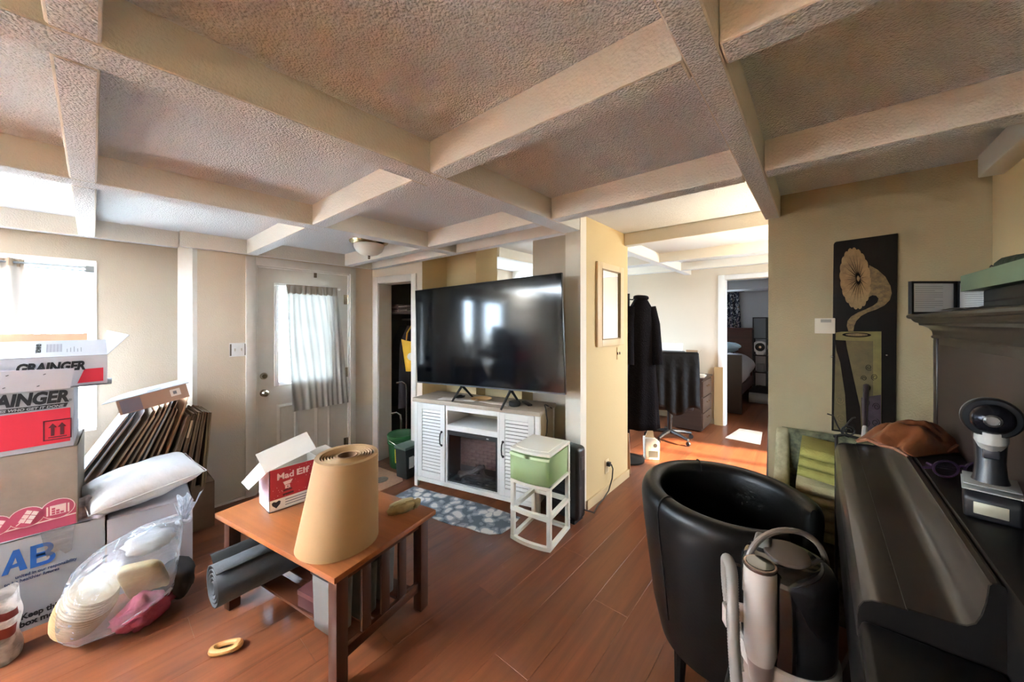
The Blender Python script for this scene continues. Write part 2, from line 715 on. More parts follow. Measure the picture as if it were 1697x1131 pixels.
# partition behind the television, with the high opening to the kitchen
wall('wall_column', mat('column_paint', '#e6e0d4', 0.8, bump=(150, 0.45, 0.004), spec=0.15), 'y', 1.429, 1.568, 2.507, 2.6, z1=2.38)
wall('wall_hall', M_WALL_WARM, 'x', 2.6, 3.427, 1.429, 1.53, z1=2.38)
wall('wall_partition', M_WALL, 'y', 1.53, 2.101, 2.77, 2.87)
wall('wall_partition_low', M_WALL_WARM, 'y', 2.101, 2.578, 2.6, 2.777, z1=1.22)
wall('wall_recess', M_WALL_WARM, 'y', 2.578, 3.03, 2.47, 2.777)
wall('wall_recess_side', M_WALL_WARM, 'x', 2.155, 2.777, 3.03, 3.13)
wall('wall_closet', M_WALL, 'x', 0, 0.7565, 0, 0.17, [(0.11, 0.608, 0, 1.95)], loc=(2.025, 3.775, 0), rotz=math.atan2(-0.985, 0.172))
wall('wall_closet_back', M_CLOSET_SHADE, 'y', 3.13, 3.925, 2.75, 2.85)
MB().box(2.24, 2.75, 3.90, 3.925, 0, 2.5).box(2.24, 2.75, 3.13, 3.15, 0, 2.5).obj('wall_closet_lining', M_CLOSET_SHADE, smooth=False)['kind'] = 'structure'
MB().box(-4.75, 9.5, -1.75, 4.07, 2.6, 2.7).obj('roof', M_WALL, smooth=False)['kind'] = 'structure'

# the coffered ceiling
ce = struct('ceiling')
for (x0, x1, y0, y1, z) in ((-4.6, 1.74, -0.567, 3.87, 2.23), (1.74, 2.06, 1.2, 3.775, 2.23), (1.74, 2.5, -0.567, 0.2, 2.23), (1.74, 6.05, 0.2, 1.2, 2.38), (2.03, 6.05, 1.2, 3.925, 2.38), (2.62, 6.05, -1.6, 0.2, 2.38), (6.17, 9.3, -1.6, 2.9, 2.38)):
    MB().box(x0, x1, y0, y1, z, z + 0.02).obj('ceiling_panel', M_POP, ce, smooth=False)


def beam(x0, x1, y0, y1, z0=2.11, z1=2.40, m=None, bev=0.006):
    # rounded lower edges, sides smooth painted, underside textured like the panels
    o = MB().box(x0, x1, y0, y1, z0, z1).obj('beam', m or M_BEAM, ce, bevel=bev, seg=2)
    MB().box(x0 + 0.006, x1 - 0.006, y0 + 0.006, y1 - 0.006, z0 - 0.0012, z0 + 0.01).obj('beam_underside', M_POP, o, smooth=False)
    return o


beam(-4.6, 2.03, 1.16, 1.28)
beam(-4.6, 2.0, 2.32, 2.43)
beam(-4.6, 2.51, 0.16, 0.232)
beam(-4.6, 0.44, 3.80, 3.868)
beam(0.44, 2.02, 3.735, 3.774)
for xb, ys in ((-0.90, ((0.232, 1.16), (1.28, 2.32), (2.43, 3.8))), (-0.062, ((-0.567, 0.16), (0.232, 1.16), (1.28, 2.32), (2.43, 3.8))),
               (0.86, ((-0.567, 0.16), (0.232, 1.16), (1.28, 2.32), (2.43, 3.735))), (1.70, ((-0.567, 0.16), (0.232, 1.16), (1.28, 2.32), (2.43, 3.735)))):
    for y0, y1 in ys:
        beam(xb, xb + (0.085 if xb > 0 else 0.075), y0, y1)
beam(1.995, 2.065, 1.28, 3.76)
beam(3.345, 3.44, -1.6, 1.428, 2.265)
beam(4.57, 4.66, -1.6, 3.9, 2.268)
beam(5.5, 5.58, -1.6, 3.9, 2.272)
beam(3.5, 6.05, 1.50, 1.60, 2.266)
beam(3.0, 6.05, 2.75, 2.85, 2.27)
for x0, x1, y0, y1 in ((0.31, 0.345, 0.232, 1.16), (0.135, 0.165, 1.28, 2.32), (0.13, 0.16, 2.43, 3.8), (-0.5, -0.47, 1.28, 2.32), (1.3, 1.33, 0.232, 1.16)):
    MB().box(x0, x1, y0, y1, 2.2265, 2.2315).obj('batten', M_POP, ce, smooth=False)
MB().box(6.17, 9.3, 2.0, 2.9, 2.2, 2.38).box(8.6, 9.3, -1.6, 2.0, 2.2, 2.38).obj('soffit', M_BEDROOM, ce, smooth=False)

# skirting, casings
tr = MB().box(2.6, 3.435, 1.414, 1.4285, 0, 0.075).box(3.427, 3.44, 1.414, 1.53, 0, 0.075).obj('baseboard_hall', mat('tan_baseboard', '#c9b48e', 0.5), smooth=False)
tr['kind'] = 'structure'
tb = MB().box(0.55, 0.87, 3.763, 3.7745, 0, 0.02).obj('baseboard_door', M_WHITE, smooth=False)
tb['kind'] = 'structure'
ob = MB().box(6.035, 6.0495, 1.14, 3.9, 0, 0.08).obj('baseboard_back', M_WHITE, smooth=False)
ob['kind'] = 'structure'
# closet casing in the closet wall's own frame
cc = struct('trim_2', (2.025, 3.775, 0), math.atan2(-0.985, 0.172))
MB().box(0.03, 0.105, -0.014, -0.0005, 0, 2.02).obj('casing', M_WHITE, cc, bevel=0.003)
MB().box(0.613, 0.682, -0.014, -0.0005, 0, 2.02).obj('casing', M_WHITE, cc, bevel=0.003)
MB().box(0.105, 0.613, -0.014, -0.0005, 1.953, 2.02).obj('casing', M_WHITE, cc, bevel=0.003)
MB().box(0.105, 0.1105, -0.002, 0.172, 0, 1.953).obj('jamb', M_WHITE, cc, smooth=False)
MB().box(0.6075, 0.613, -0.002, 0.172, 0, 1.953).obj('jamb', M_WHITE, cc, smooth=False)
MB().box(0.105, 0.613, -0.002, 0.172, 1.9475, 1.955).obj('jamb', M_WHITE, cc, smooth=False)
# bedroom doorway casing
bc = struct('trim_3', (0, 0, 0))
MB().box(6.03, 6.0495, 1.05, 1.13, 0, 2.22).obj('casing', M_BRIGHT, bc, bevel=0.003)
MB().box(6.03, 6.0495, 0.27, 0.345, 0, 2.22).obj('casing', M_BRIGHT, bc, bevel=0.003)
MB().box(6.03, 6.0495, 0.345, 1.05, 2.152, 2.22).obj('casing', M_BRIGHT, bc, bevel=0.003)
MB().box(6.04, 6.172, 1.036, 1.05, 0, 2.152).obj('jamb', M_BRIGHT, bc, smooth=False)
# white boxed beam along the right wall
wb2 = MB().box(-4.59, 2.37, -0.5665, -0.50, 2.115, 2.205).obj('trim_4', M_WHITE, bevel=0.004)
wb2['kind'] = 'structure'

# window 1, left wall
w1 = struct('window_1')
fr = MB()
fr.box(-1.6, 0.019, 3.862, 4.07, 0.765, 0.782).box(-1.6, 0.019, 3.866, 4.07, 1.943, 1.955).box(0.009, 0.021, 3.866, 4.07, 0.78, 1.945).box(-1.602, -1.588, 3.866, 4.07, 0.78, 1.945)
fr.obj('jamb', M_BRIGHT, w1, smooth=False, merge=False)
fr = MB()
for x0, x1, z0, z1 in ((-1.588, -1.53, 0.782, 1.943), (-0.04, 0.009, 0.782, 1.943), (-0.86, -0.80, 0.782, 1.943), (-1.53, -0.04, 0.782, 0.84), (-1.53, -0.04, 1.90, 1.943)):
    fr.box(x0, x1, 3.99, 4.04, z0, z1)
fr.obj('sash', M_BRIGHT, w1, smooth=False, merge=False)
MB().box(-1.53, -0.86, 4.01, 4.014, 0.84, 1.90).obj('pane', M_GLASS, w1, smooth=False)
MB().box(-0.80, -0.04, 4.01, 4.014, 0.84, 1.90).obj('pane', M_GLASS, w1, smooth=False)


def plain_window(name, x0, x1, y0, y1, z0, z1):
    w = struct(name)
    f = MB()
    t = 0.05
    if abs(y1 - y0) > abs(x1 - x0):
        xm = (x0 + x1) / 2
        for a, b_, c, d in ((y0, y0 + t, z0, z1), (y1 - t, y1, z0, z1), ((y0 + y1) / 2 - t / 2, (y0 + y1) / 2 + t / 2, z0, z1), (y0, y1, z0, z0 + t), (y0, y1, z1 - t, z1)):
            f.box(xm - 0.03, xm + 0.03, a, b_, c, d)
        MB().box(xm - 0.002, xm + 0.002, y0 + t, y1 - t, z0 + t, z1 - t).obj('pane', M_GLASS, w, smooth=False)
    else:
        ym = (y0 + y1) / 2
        for a, b_, c, d in ((x0, x0 + t, z0, z1), (x1 - t, x1, z0, z1), ((x0 + x1) / 2 - t / 2, (x0 + x1) / 2 + t / 2, z0, z1), (x0, x1, z0, z0 + t), (x0, x1, z1 - t, z1)):
            f.box(a, b_, ym - 0.03, ym + 0.03, c, d)
        MB().box(x0 + t, x1 - t, ym - 0.002, ym + 0.002, z0 + t, z1 - t).obj('pane', M_GLASS, w, smooth=False)
    f.obj('sash', M_BRIGHT, w, smooth=False, merge=False)


plain_window('window_2', -4.75, -4.6, 1.4, 2.0, 1.3, 2.0)
plain_window('window_3', 4.6, 5.7, -1.75, -1.6, 1.0, 2.1)
plain_window('window_4', 9.3, 9.45, 1.8, 2.7, 1.0, 2.1)
plain_window('window_5', 3.8, 4.9, 3.925, 4.07, 1.0, 2.1)

# door 1: half-glazed entry door
d1 = struct('door_1')
M_DOOR = mat('door_paint', '#cfccc4', 0.4, vary=('#bfb8ac', 5, 0.35))
sl = MB()
for x0, x1, z0, z1 in ((0.952, 1.10, 0.01, 2.015), (1.60, 1.758, 0.01, 2.015), (1.10, 1.60, 0.01, 0.95), (1.10, 1.60, 1.87, 2.015)):
    sl.box(x0, x1, 3.80, 3.845, z0, z1)
sl.obj('slab', M_DOOR, d1, smooth=False, merge=False)
for x0, x1 in ((1.105, 1.28), (1.43, 1.59)):
    p = MB()
    p.add([(x0, 3.80, 0.23), (x1, 3.80, 0.23), (x1, 3.80, 0.76), (x0, 3.80, 0.76),
           (x0 + 0.022, 3.788, 0.252), (x1 - 0.022, 3.788, 0.252), (x1 - 0.022, 3.788, 0.738), (x0 + 0.022, 3.788, 0.738),
           (x0 + 0.034, 3.795, 0.264), (x1 - 0.034, 3.795, 0.264), (x1 - 0.034, 3.795, 0.726), (x0 + 0.034, 3.795, 0.726)],
          [(0, 1, 5, 4), (1, 2, 6, 5), (2, 3, 7, 6), (3, 0, 4, 7), (4, 5, 9, 8), (5, 6, 10, 9), (6, 7, 11, 10), (7, 4, 8, 11), (8, 9, 10, 11)])
    p.obj('raised_panel', M_DOOR, d1, smooth=False)
g = MB()
for x0, x1, z0, z1 in ((1.085, 1.12, 0.935, 1.885), (1.58, 1.615, 0.935, 1.885), (1.12, 1.58, 0.935, 0.97), (1.12, 1.58, 1.85, 1.885)):
    g.box(x0, x1, 3.788, 3.857, z0, z1)
g.obj('glazing_frame', M_BRIGHT, d1, bevel=0.003, merge=False)
for x in (1.273, 1.427):
    MB().box(x - 0.008, x + 0.008, 3.812, 3.832, 0.97, 1.85).obj('muntin', M_BRIGHT, d1, smooth=False)
for z in (1.263, 1.557):
    MB().box(1.12, 1.58, 3.812, 3.832, z - 0.008, z + 0.008).obj('muntin', M_BRIGHT, d1, smooth=False)
MB().box(1.12, 1.58, 3.82, 3.824, 0.97, 1.85).obj('pane', M_GLASS, d1, smooth=False)
for z, r in ((0.885, 0.031), (1.037, 0.026)):
    MY = Matrix.Translation((1.004, 3.80, z)) @ Matrix.Rotation(R(90), 4, 'X')
    k = MB()
    if z < 1:
        k.lathe([(0.0, 0.068), (0.02, 0.066), (0.029, 0.055), (0.029, 0.044), (0.018, 0.03), (0.012, 0.024), (0.012, 0.012), (0.031, 0.01), (0.033, 0.0)], 20, M=MY)
    else:
        k.lathe([(0.0, 0.026), (0.02, 0.026), (0.024, 0.02), (0.03, 0.008), (0.031, 0.0)], 20, M=MY)
        k.box(0.999, 1.009, 3.765, 3.775, z - 0.014, z + 0.014)
    k.obj('door_knob' if z < 1 else 'deadbolt', M_NICKEL, d1)
for z in (1.763, 0.995, 0.253):
    h = MB().cyl((1.762, 3.79, z - 0.05), (1.762, 3.79, z + 0.05), 0.008, n=10).box(1.72, 1.76, 3.797, 3.801, z - 0.05, z + 0.05)
    h.obj('hinge', M_NICKEL, d1)
MB().box(1.425, 1.447, 3.782, 3.80, 1.965, 2.012).obj('latch_clip', mat('brown_clip', '#6b5a45', 0.5), d1)
cs = MB()
for x0, x1, z0, z1 in ((0.862, 0.937, 0, 2.098), (1.770, 1.83, 0, 2.098), (0.937, 1.770, 2.03, 2.098)):
    cs.box(x0, x1, 3.757, 3.7745, z0, z1)
cs.obj('casing', M_WHITE, d1, bevel=0.003, merge=False)
jb = MB().box(0.937, 0.951, 3.77, 3.92, 0, 2.03).box(1.7595, 1.770, 3.77, 3.92, 0, 2.03).box(0.937, 1.770, 3.77, 3.92, 2.017, 2.03)
jb.obj('jamb', M_WHITE, d1, smooth=False, merge=False)
MB().box(0.945, 1.765, 3.76, 3.92, 0.0, 0.012).obj('threshold', mat('threshold_metal', '#9a9080', 0.4, 0.6), d1, smooth=False)

# outside
gd = MB().box(-30, 40, 4.3, 60, -0.7, -0.6).box(-30, 40, -60, -2.0, -0.7, -0.6).box(-60, -5.2, -60, 60, -0.7, -0.6).box(9.7, 40, -2, 4.3, -0.7, -0.6).obj('ground', mat('bounce_ground', '#c9c6bd', 0.95, vary=('#b5b2a6', 1.5, 0.8)), smooth=False, merge=False)  # ground coloured pale so it bounces daylight up to the ceiling
gd['kind'] = 'structure'
# ------------------------------------------------------------------ television wall
M_CAB = mat('white_cabinet', '#d9d9d6', 0.45, vary=('#cbcbc6', 12, 0.4), stretch=(1, 1, 8))
M_CABTOP = wood('greige_oak_top', '#8f8274', '#a79a8a', 0.5, 'X', 3)
M_CABIN = mat('cabinet_inside', '#b3a68f', 0.6)
tv_stand = thing('media_cabinet', 'white louvred media cabinet with a built-in electric fireplace below the television', 'cabinet', (1.955, 2.87, 0), R(-75.4))
W, D, HH = 1.25, 0.37, 0.82
MB().box(-0.012, W + 0.012, -0.015, D, 0.785, HH).obj('top_board', M_CABTOP, tv_stand, bevel=0.003)
c = MB()
c.box(0, 0.035, 0, 0.035, 0, 0.785).box(W - 0.035, W, 0, 0.035, 0, 0.785).box(0, 0.035, D - 0.035, D, 0, 0.785).box(W - 0.035, W, D - 0.035, D, 0, 0.785)
c.box(0.003, 0.02, 0.035, D - 0.035, 0.09, 0.785)
c.box(0.035, W - 0.035, 0.002, 0.02, 0.055, 0.095).box(0.02, W - 0.02, 0.02, D - 0.02, 0.095, 0.11)
c.box(0.355, 0.373, 0.004, D - 0.02, 0.095, 0.785).box(W - 0.373, W - 0.355, 0.004, D - 0.02, 0.095, 0.785)
c.box(0.373, W - 0.373, 0.002, 0.02, 0.74, 0.785)
c.obj('carcass', M_CAB, tv_stand, bevel=0.0015, seg=1, merge=False)
MB().box(0.02, W - 0.02, D - 0.02, D - 0.012, 0.10, 0.785).obj('back_panel', M_CABIN, tv_stand, smooth=False)
MB().box(W - 0.02, W - 0.003, 0.035, D - 0.035, 0.09, 0.785).obj('side_panel', M_CABIN, tv_stand, smooth=False)
MB().box(0.373, W - 0.373, 0.002, D - 0.02, 0.565, 0.612).obj('shelf', M_CAB, tv_stand, bevel=0.002)
for x0, hx in ((0.042, 0.262), (W - 0.35, 0.022)):
    w = 0.308
    d = MB().box(x0, x0 + 0.05, -0.004, 0.014, 0.10, 0.78).box(x0 + w - 0.05, x0 + w, -0.004, 0.014, 0.10, 0.78)
    d.box(x0 + 0.05, x0 + w - 0.05, -0.004, 0.014, 0.725, 0.78).box(x0 + 0.05, x0 + w - 0.05, -0.004, 0.014, 0.10, 0.16)
    dr = d.obj('louvred_door', M_CAB, tv_stand, bevel=0.0015, seg=1, merge=False)
    MB().box(x0 + 0.05, x0 + w - 0.05, 0.020, 0.023, 0.15, 0.735).obj('louvre_shade_back', mat('louvre_gap_shade', '#4a4844', 0.9), dr, smooth=False)  # shadow lines between the slats put into this dark backing
    sm = MB().box(x0 + 0.048, x0 + w - 0.048, -0.003, 0.003, -0.0112, 0.0112).mesh('louvre_slat', M_CAB, smooth=False)
    for k in range(19):
        link('louvre_slat', sm, dr, (0, 0.005, 0.178 + k * 0.0295), (R(-16), 0, 0))
    hp = [(0, 0, 0), (0, -0.012, 0.004), (0, -0.024, 0.02), (0, -0.03, 0.06), (0, -0.024, 0.10), (0, -0.012, 0.116), (0, 0, 0.12)]
    h = MB().tube([(x0 + hx + 0.012, -0.004 + p[1], 0.42 + p[2]) for p in hp], 0.0055, 8)
    h.lathe([(0.011, 0), (0.011, 0.004)], 12, M=Matrix.Translation((x0 + hx + 0.012, -0.004, 0.42)) @ Matrix.Rotation(R(90), 4, 'X'))
    h.lathe([(0.011, 0), (0.011, 0.004)], 12, M=Matrix.Translation((x0 + hx + 0.012, -0.004, 0.54)) @ Matrix.Rotation(R(90), 4, 'X'))
    h.obj('handle', M_IRON, dr)
fx0, fx1 = 0.376, W - 0.376
fi = MB().box(fx0, fx1, 0.004, 0.018, 0.525, 0.562).box(fx0, fx0 + 0.012, 0.004, 0.018, 0.112, 0.525).box(fx1 - 0.012, fx1, 0.004, 0.018, 0.112, 0.525).box(fx0, fx1, 0.004, 0.018, 0.112, 0.125)
fi.box(fx0, fx0 + 0.004, 0.018, 0.2, 0.112, 0.562).box(fx1 - 0.004, fx1, 0.018, 0.2, 0.112, 0.562).box(fx0, fx1, 0.195, 0.2, 0.112, 0.562).box(fx0, fx1, 0.018, 0.2, 0.112, 0.118)
fire = fi.obj('fireplace_insert', mat('black_metal', '#1b1a1a', 0.4), tv_stand, smooth=False, merge=False)
MB().box(fx0 + 0.10, fx1 - 0.12, 0.001, 0.004, 0.538, 0.546).obj('air_slot', M_BLACK, fire, smooth=False)
MB().box(fx1 - 0.10, fx1 - 0.078, 0.001, 0.004, 0.536, 0.544).obj('control_label', mat('pale_label', '#c9c9c4', 0.5), fire, smooth=False)
MB().box(fx0 + 0.012, fx1 - 0.012, 0.008, 0.0095, 0.125, 0.525).obj('glass', glass('smoked_glass', (0.78, 0.78, 0.80, 1), 0.05), fire, smooth=False)
M_BRICK = mat('fireplace_brick', '#8a6a5f', 0.9, vary=('#a8897b', 30, 0.8))
bm_ = MB().box(0, 0.078, 0, 0.012, 0, 0.028).mesh('brick', M_BRICK, bevel=0.002, seg=1)
bh_ = MB().box(0, 0.037, 0, 0.012, 0, 0.028).mesh('brick', M_BRICK, bevel=0.002, seg=1)
for rw in range(10):
    z = 0.20 + rw * 0.032
    x = fx0 + 0.02
    if rw % 2:
        link('brick', bh_, fire, (x, 0.182, z))
        x += 0.041
    while x + 0.078 < fx1 - 0.008:
        link('brick', bm_, fire, (x, 0.182, z))
        x += 0.082
M_LOG = mat('ember_log', '#574a42', 0.9, bump=(30, 0.8, 0.01), vary=('#2a2320', 14, 0.9))
for p0, p1, r in (((fx0 + 0.06, 0.10, 0.150), (fx1 - 0.06, 0.07, 0.165), 0.028), ((fx0 + 0.10, 0.06, 0.148), (fx0 + 0.30, 0.14, 0.235), 0.024), ((fx1 - 0.12, 0.05, 0.146), (fx1 - 0.26, 0.15, 0.225), 0.024)):
    MB().tube([Vector(p0).lerp(Vector(p1), t) + Vector((0, 0, 0.006 * math.sin(t * 9))) for t in (0, .25, .5, .75, 1)], [r, r * 1.1, r * 0.95, r * 1.05, r * 0.9], 9).obj('log', M_LOG, fire)
for k in range(16):
    MB().lathe([(0, -0.012), (0.016, -0.006), (0.02, 0.004), (0, 0.014)], 6).obj('ember', M_LOG, fire, (fx0 + 0.04 + 0.41 * random.random(), 0.03 + 0.1 * random.random(), 0.124), (0, 0, random.random() * 6))

# television
tv = thing('television', 'large black flat-screen television on splayed feet, on the white media cabinet', 'television', (2.09, 3.02, 0.925), R(-83), rot=(0, R(-2), R(-83)))
TW, TH = 1.605, 0.915
M_SCREEN = mat('tv_screen', '#06080c', 0.09, spec=0.32)
MB().box(0, TW, 0.0, 0.022, 0, TH).obj('bezel', mat('tv_bezel', '#121213', 0.3), tv, bevel=0.002)
MB().box(0.006, TW - 0.006, -0.0012, 0.001, 0.016, TH - 0.006).obj('screen', M_SCREEN, tv, smooth=False)
MB().box(0.002, TW - 0.002, -0.0016, 0.004, 0.0, 0.010).obj('lower_trim', mat('gunmetal_trim', '#5a5a5c', 0.35, 0.8), tv, smooth=False)
MB().box(0.25, TW - 0.25, 0.022, 0.06, 0.04, 0.55).obj('rear_housing', M_BLACK, tv, bevel=0.01)
for t in (0.36, 0.69):
    f = MB()
    zl = -0.135 + (0.02 if t < 0.5 else -0.03) + (0.018 if t < .5 else 0.0)
    for y in (-0.09, 0.17):
        f.tube([(TW * t, 0.012, 0.004), (TW * t - 0.035 + 0.02 * (y > 0), y, -0.128 - (0.040 if t > 0.5 else 0.020) + 0.022)], [0.012, 0.009], 8)
    f.obj('foot', M_BLACK, tv)

# small things lying on the media cabinet
def on_cab(lx, ly):
    a = R(-75.4)
    return (1.955 + lx * math.cos(a) - ly * math.sin(a), 2.87 + lx * math.sin(a) + ly * math.cos(a), 0.8205)


sp = thing('smart_speaker', 'small round black fabric speaker puck on the media cabinet', 'speaker', on_cab(0.99, 0.10))
MB().lathe([(0.04, 0), (0.046, 0.004), (0.049, 0.014), (0.049, 0.03), (0.045, 0.038), (0.038, 0.041)], 24).obj('body', mat('black_fabric', '#1c1c1e', 0.85, bump=(400, 0.5, 0.002)), sp)
MB().lathe([(0.038, 0.041), (0.036, 0.0425), (0.0, 0.0425)], 24).obj('top_plate', M_BLACK, sp)
for k, (lx, ly, a, w, l, lab, colr) in enumerate(((0.42, 0.10, 8, 0.11, 0.36, 'white sheet of paper under the left foot of the television', '#dcd6cc'), (0.80, 0.12, -6, 0.10, 0.30, 'white sheet of paper beside the black speaker puck', '#e2ddd2'))):
    p = MB().grid(lambda u, v: ((u - .5) * l, (v - .5) * w, 0.001 + 0.004 * math.sin(u * 5 + k) ** 2), 9, 4).obj('paper_sheet', mat('paper', '#dcd6cc', 0.7))
    p.location = on_cab(lx, ly)
    p.rotation_euler = (0, 0, R(-75.4 + a))
    tag(solid(p, 0.0008), lab, 'paper', 'papers on the media cabinet')
pl = MB().lathe([(0, 0.002), (0.06, 0.002), (0.07, 0.009), (0.095, 0.013), (0.096, 0.015), (0.07, 0.011), (0.058, 0.005), (0, 0.005)], 28).obj('wooden_plate', wood('pale_wood', '#b98f5d', '#d1ab78', 0.5, 'X', 6))
pl.location = on_cab(0.62, 0.18)
tag(pl, 'round pale wooden plate under the middle of the television', 'plate')
cl = MB()
pts = []
for k in range(60):
    a = k / 60 * 2 * PI * 3.3
    pts.append((0.045 * math.cos(a) * (1 + 0.2 * math.sin(k)), 0.03 * math.sin(a), 0.006 + 0.0015 * k / 6))
cl.tube(pts, 0.0035, 6)
o = cl.obj('cable_coil', M_BLACK)
o.location = on_cab(0.40, 0.17)
tag(o, 'coil of thin black cable behind the left television foot', 'cable')
o = MB().box(-0.02, 0.02, -0.075, 0.075, 0, 0.016).obj('remote_control', M_BLACK, bevel=0.005)
o.location = on_cab(1.06, 0.20)
o.rotation_euler = (0, 0, R(-30))
tag(o, 'black remote control at the right end of the media cabinet', 'remote')
cb = MB().tube([(2.505, 1.70, 0.80), (2.44, 1.72, 0.84), (2.40, 1.70, 0.845), (2.36, 1.66, 0.83), (2.352, 1.64, 0.74), (2.36, 1.65, 0.64), (2.39, 1.68, 0.60)], 0.005, 8).obj('power_cable', M_BLACK)
tag(cb, 'black cable hanging down the right side of the media cabinet', 'cable')

# drawer tower with one drawer left
M_TOWER = mat('white_tower_plastic', '#dedcd0', 0.4)
M_GREEN = sheer('pale_green_plastic', '#cfe2b4', 0.85)
tw = thing('drawer_tower', 'white plastic drawer tower with one pale green drawer above empty frames', 'drawers', (1.915, 1.652, 0), R(-81.5))
w, d, h = 0.312, 0.335, 0.65


def bow(x):
    return -0.022 * (1 - (2 * x / w - 1) ** 2)


def ring(z0, z1, t=0.028):
    r = MB()
    nf = 8
    for k in range(nf):
        x0, x1 = w * k / nf, w * (k + 1) / nf
        r.prism([(x0, bow(x0)), (x1, bow(x1)), (x1, bow(x1) + t), (x0, bow(x0) + t)], z0, z1, 'z')
    r.box(0, t, 0, d, z0, z1).box(w - t, w, 0, d, z0, z1).box(0, w, d - t, d, z0, z1)
    return r


for z0, z1 in ((0, 0.025), (0.205, 0.232), (0.405, 0.425)):
    ring(z0, z1).obj('frame_ring', M_TOWER, tw, smooth=False, merge=False)
for x, y in ((0.0, 0.0), (w - 0.03, 0.0), (0.0, d - 0.03), (w - 0.03, d - 0.03)):
    z = 0.405
    MB().box(x, x + 0.03, y, y + 0.03, 0.02, z if y == 0 else 0.625).obj('post', M_TOWER, tw, bevel=0.004)
tp = MB()
poly = [(w * k / 10, bow(w * k / 10) - 0.004) for k in range(11)] + [(w, d), (0, d)]
tp.prism(poly, 0.625, 0.645, 'z')
inn = [(0.03 + (w - 0.06) * k / 10, bow(w * k / 10) + 0.03) for k in range(11)] + [(w - 0.03, d - 0.03), (0.03, d - 0.03)]
tp.prism(inn, 0.645, 0.652, 'z')
tp.obj('top_lid', M_TOWER, tw, bevel=0.004)
dw = MB()
nf = 10
for k in range(nf):
    x0, x1 = 0.006 + (w - 0.012) * k / nf, 0.006 + (w - 0.012) * (k + 1) / nf
    dw.add([(x0, bow(x0) - 0.006, 0.615), (x1, bow(x1) - 0.006, 0.615), (x1, bow(x1) - 0.002, 0.43), (x0, bow(x0) - 0.002, 0.43)], [(0, 1, 2, 3)])
dw.add([(w - 0.006, -0.005, 0.615), (w - 0.006, d - 0.035, 0.615), (w - 0.01, d - 0.04, 0.43), (w - 0.01, 0.0, 0.43)], [(0, 1, 2, 3)])
dw.add([(0.006, -0.005, 0.615), (0.006, d - 0.035, 0.615), (0.01, d - 0.04, 0.43), (0.01, 0.0, 0.43)], [(0, 1, 2, 3)])
dw.add([(0.01, 0, 0.43), (w - 0.01, 0, 0.43), (w - 0.01, d - 0.04, 0.43), (0.01, d - 0.04, 0.43)], [(0, 1, 2, 3)])
dw.add([(0.006, d - 0.035, 0.615), (w - 0.006, d - 0.035, 0.615), (w - 0.01, d - 0.04, 0.43), (0.01, d - 0.04, 0.43)], [(0, 1, 2, 3)])
drw = dw.obj('drawer', M_GREEN, tw, merge=True, angle=50)
solid(drw, 0.003)
lip = MB()
for k in range(nf):
    x0, x1 = 0.004 + (w - 0.008) * k / nf, 0.004 + (w - 0.008) * (k + 1) / nf
    lip.prism([(x0, bow(x0) - 0.014), (x1, bow(x1) - 0.014), (x1, bow(x1) - 0.004), (x0, bow(x0) - 0.004)], 0.600, 0.618, 'z')
lip.obj('drawer_lip', mat('green_lip', '#d3e6bb', 0.35), drw, merge=True)
MB().box(0.05, 0.24, 0.06, 0.26, 0.434, 0.52).obj('drawer_contents', mat('pale_green_contents', '#bcd69c', 0.8), drw, bevel=0.02)

# black oil-style heater behind the tower
ht = thing('panel_heater', 'tall black rounded heater standing at the foot of the wall column', 'heater', (2.345, 1.36, 0))
MB().box(0, 0.135, 0, 0.30, 0.02, 0.575).obj('casing', mat('heater_black', '#17181a', 0.35), ht, bevel=0.035, seg=4)
MB().box(-0.004, 0.002, 0.05, 0.25, 0.12, 0.46).obj('front_grille', mat('heater_grille', '#222427', 0.5), ht, bevel=0.002)
for k in range(9):
    MB().box(-0.009, -0.003, 0.06, 0.24, 0.14 + k * 0.036, 0.155 + k * 0.036).obj('grille_slat', M_BLACK, ht, smooth=False)
for yy in (0.03, 0.23):
    MB().box(0.005, 0.13, yy, yy + 0.04, 0, 0.025).obj('foot', M_BLACK, ht)
MB().box(0.045, 0.09, -0.004, 0.004, 0.40, 0.50).obj('control_panel', mat('control_grey', '#3b3d40', 0.3), ht, bevel=0.002)
cd = MB().tube([(2.44, 1.356, 0.09), (2.50, 1.335, 0.06), (2.58, 1.35, 0.012), (2.72, 1.385, 0.008), (2.82, 1.392, 0.012), (2.93, 1.392, 0.05), (2.985, 1.385, 0.14), (3.00, 1.385, 0.22), (2.985, 1.392, 0.262), (2.965, 1.40, 0.268)], 0.0055, 8).obj('heater_cord', M_BLACK)
tag(cd, 'black heater cord running along the hall baseboard up to the outlet', 'cord')
ou = thing('wall_outlet', 'cream wall outlet low on the hall wall with a black plug', 'outlet', (2.965, 1.4285, 0.245))
MB().box(-0.035, 0.035, -0.006, 0, -0.06, 0.06).obj('cover_plate', mat('cream_plate', '#d8cba8', 0.4), ou, bevel=0.002)
MB().box(-0.017, 0.017, -0.009, -0.005, -0.045, -0.008).obj('socket', mat('cream_socket', '#cabd98', 0.4), ou, bevel=0.002)
pg = MB().box(-0.018, 0.018, -0.038, -0.005, 0.006, 0.042).obj('plug', M_BLACK, ou, bevel=0.005)

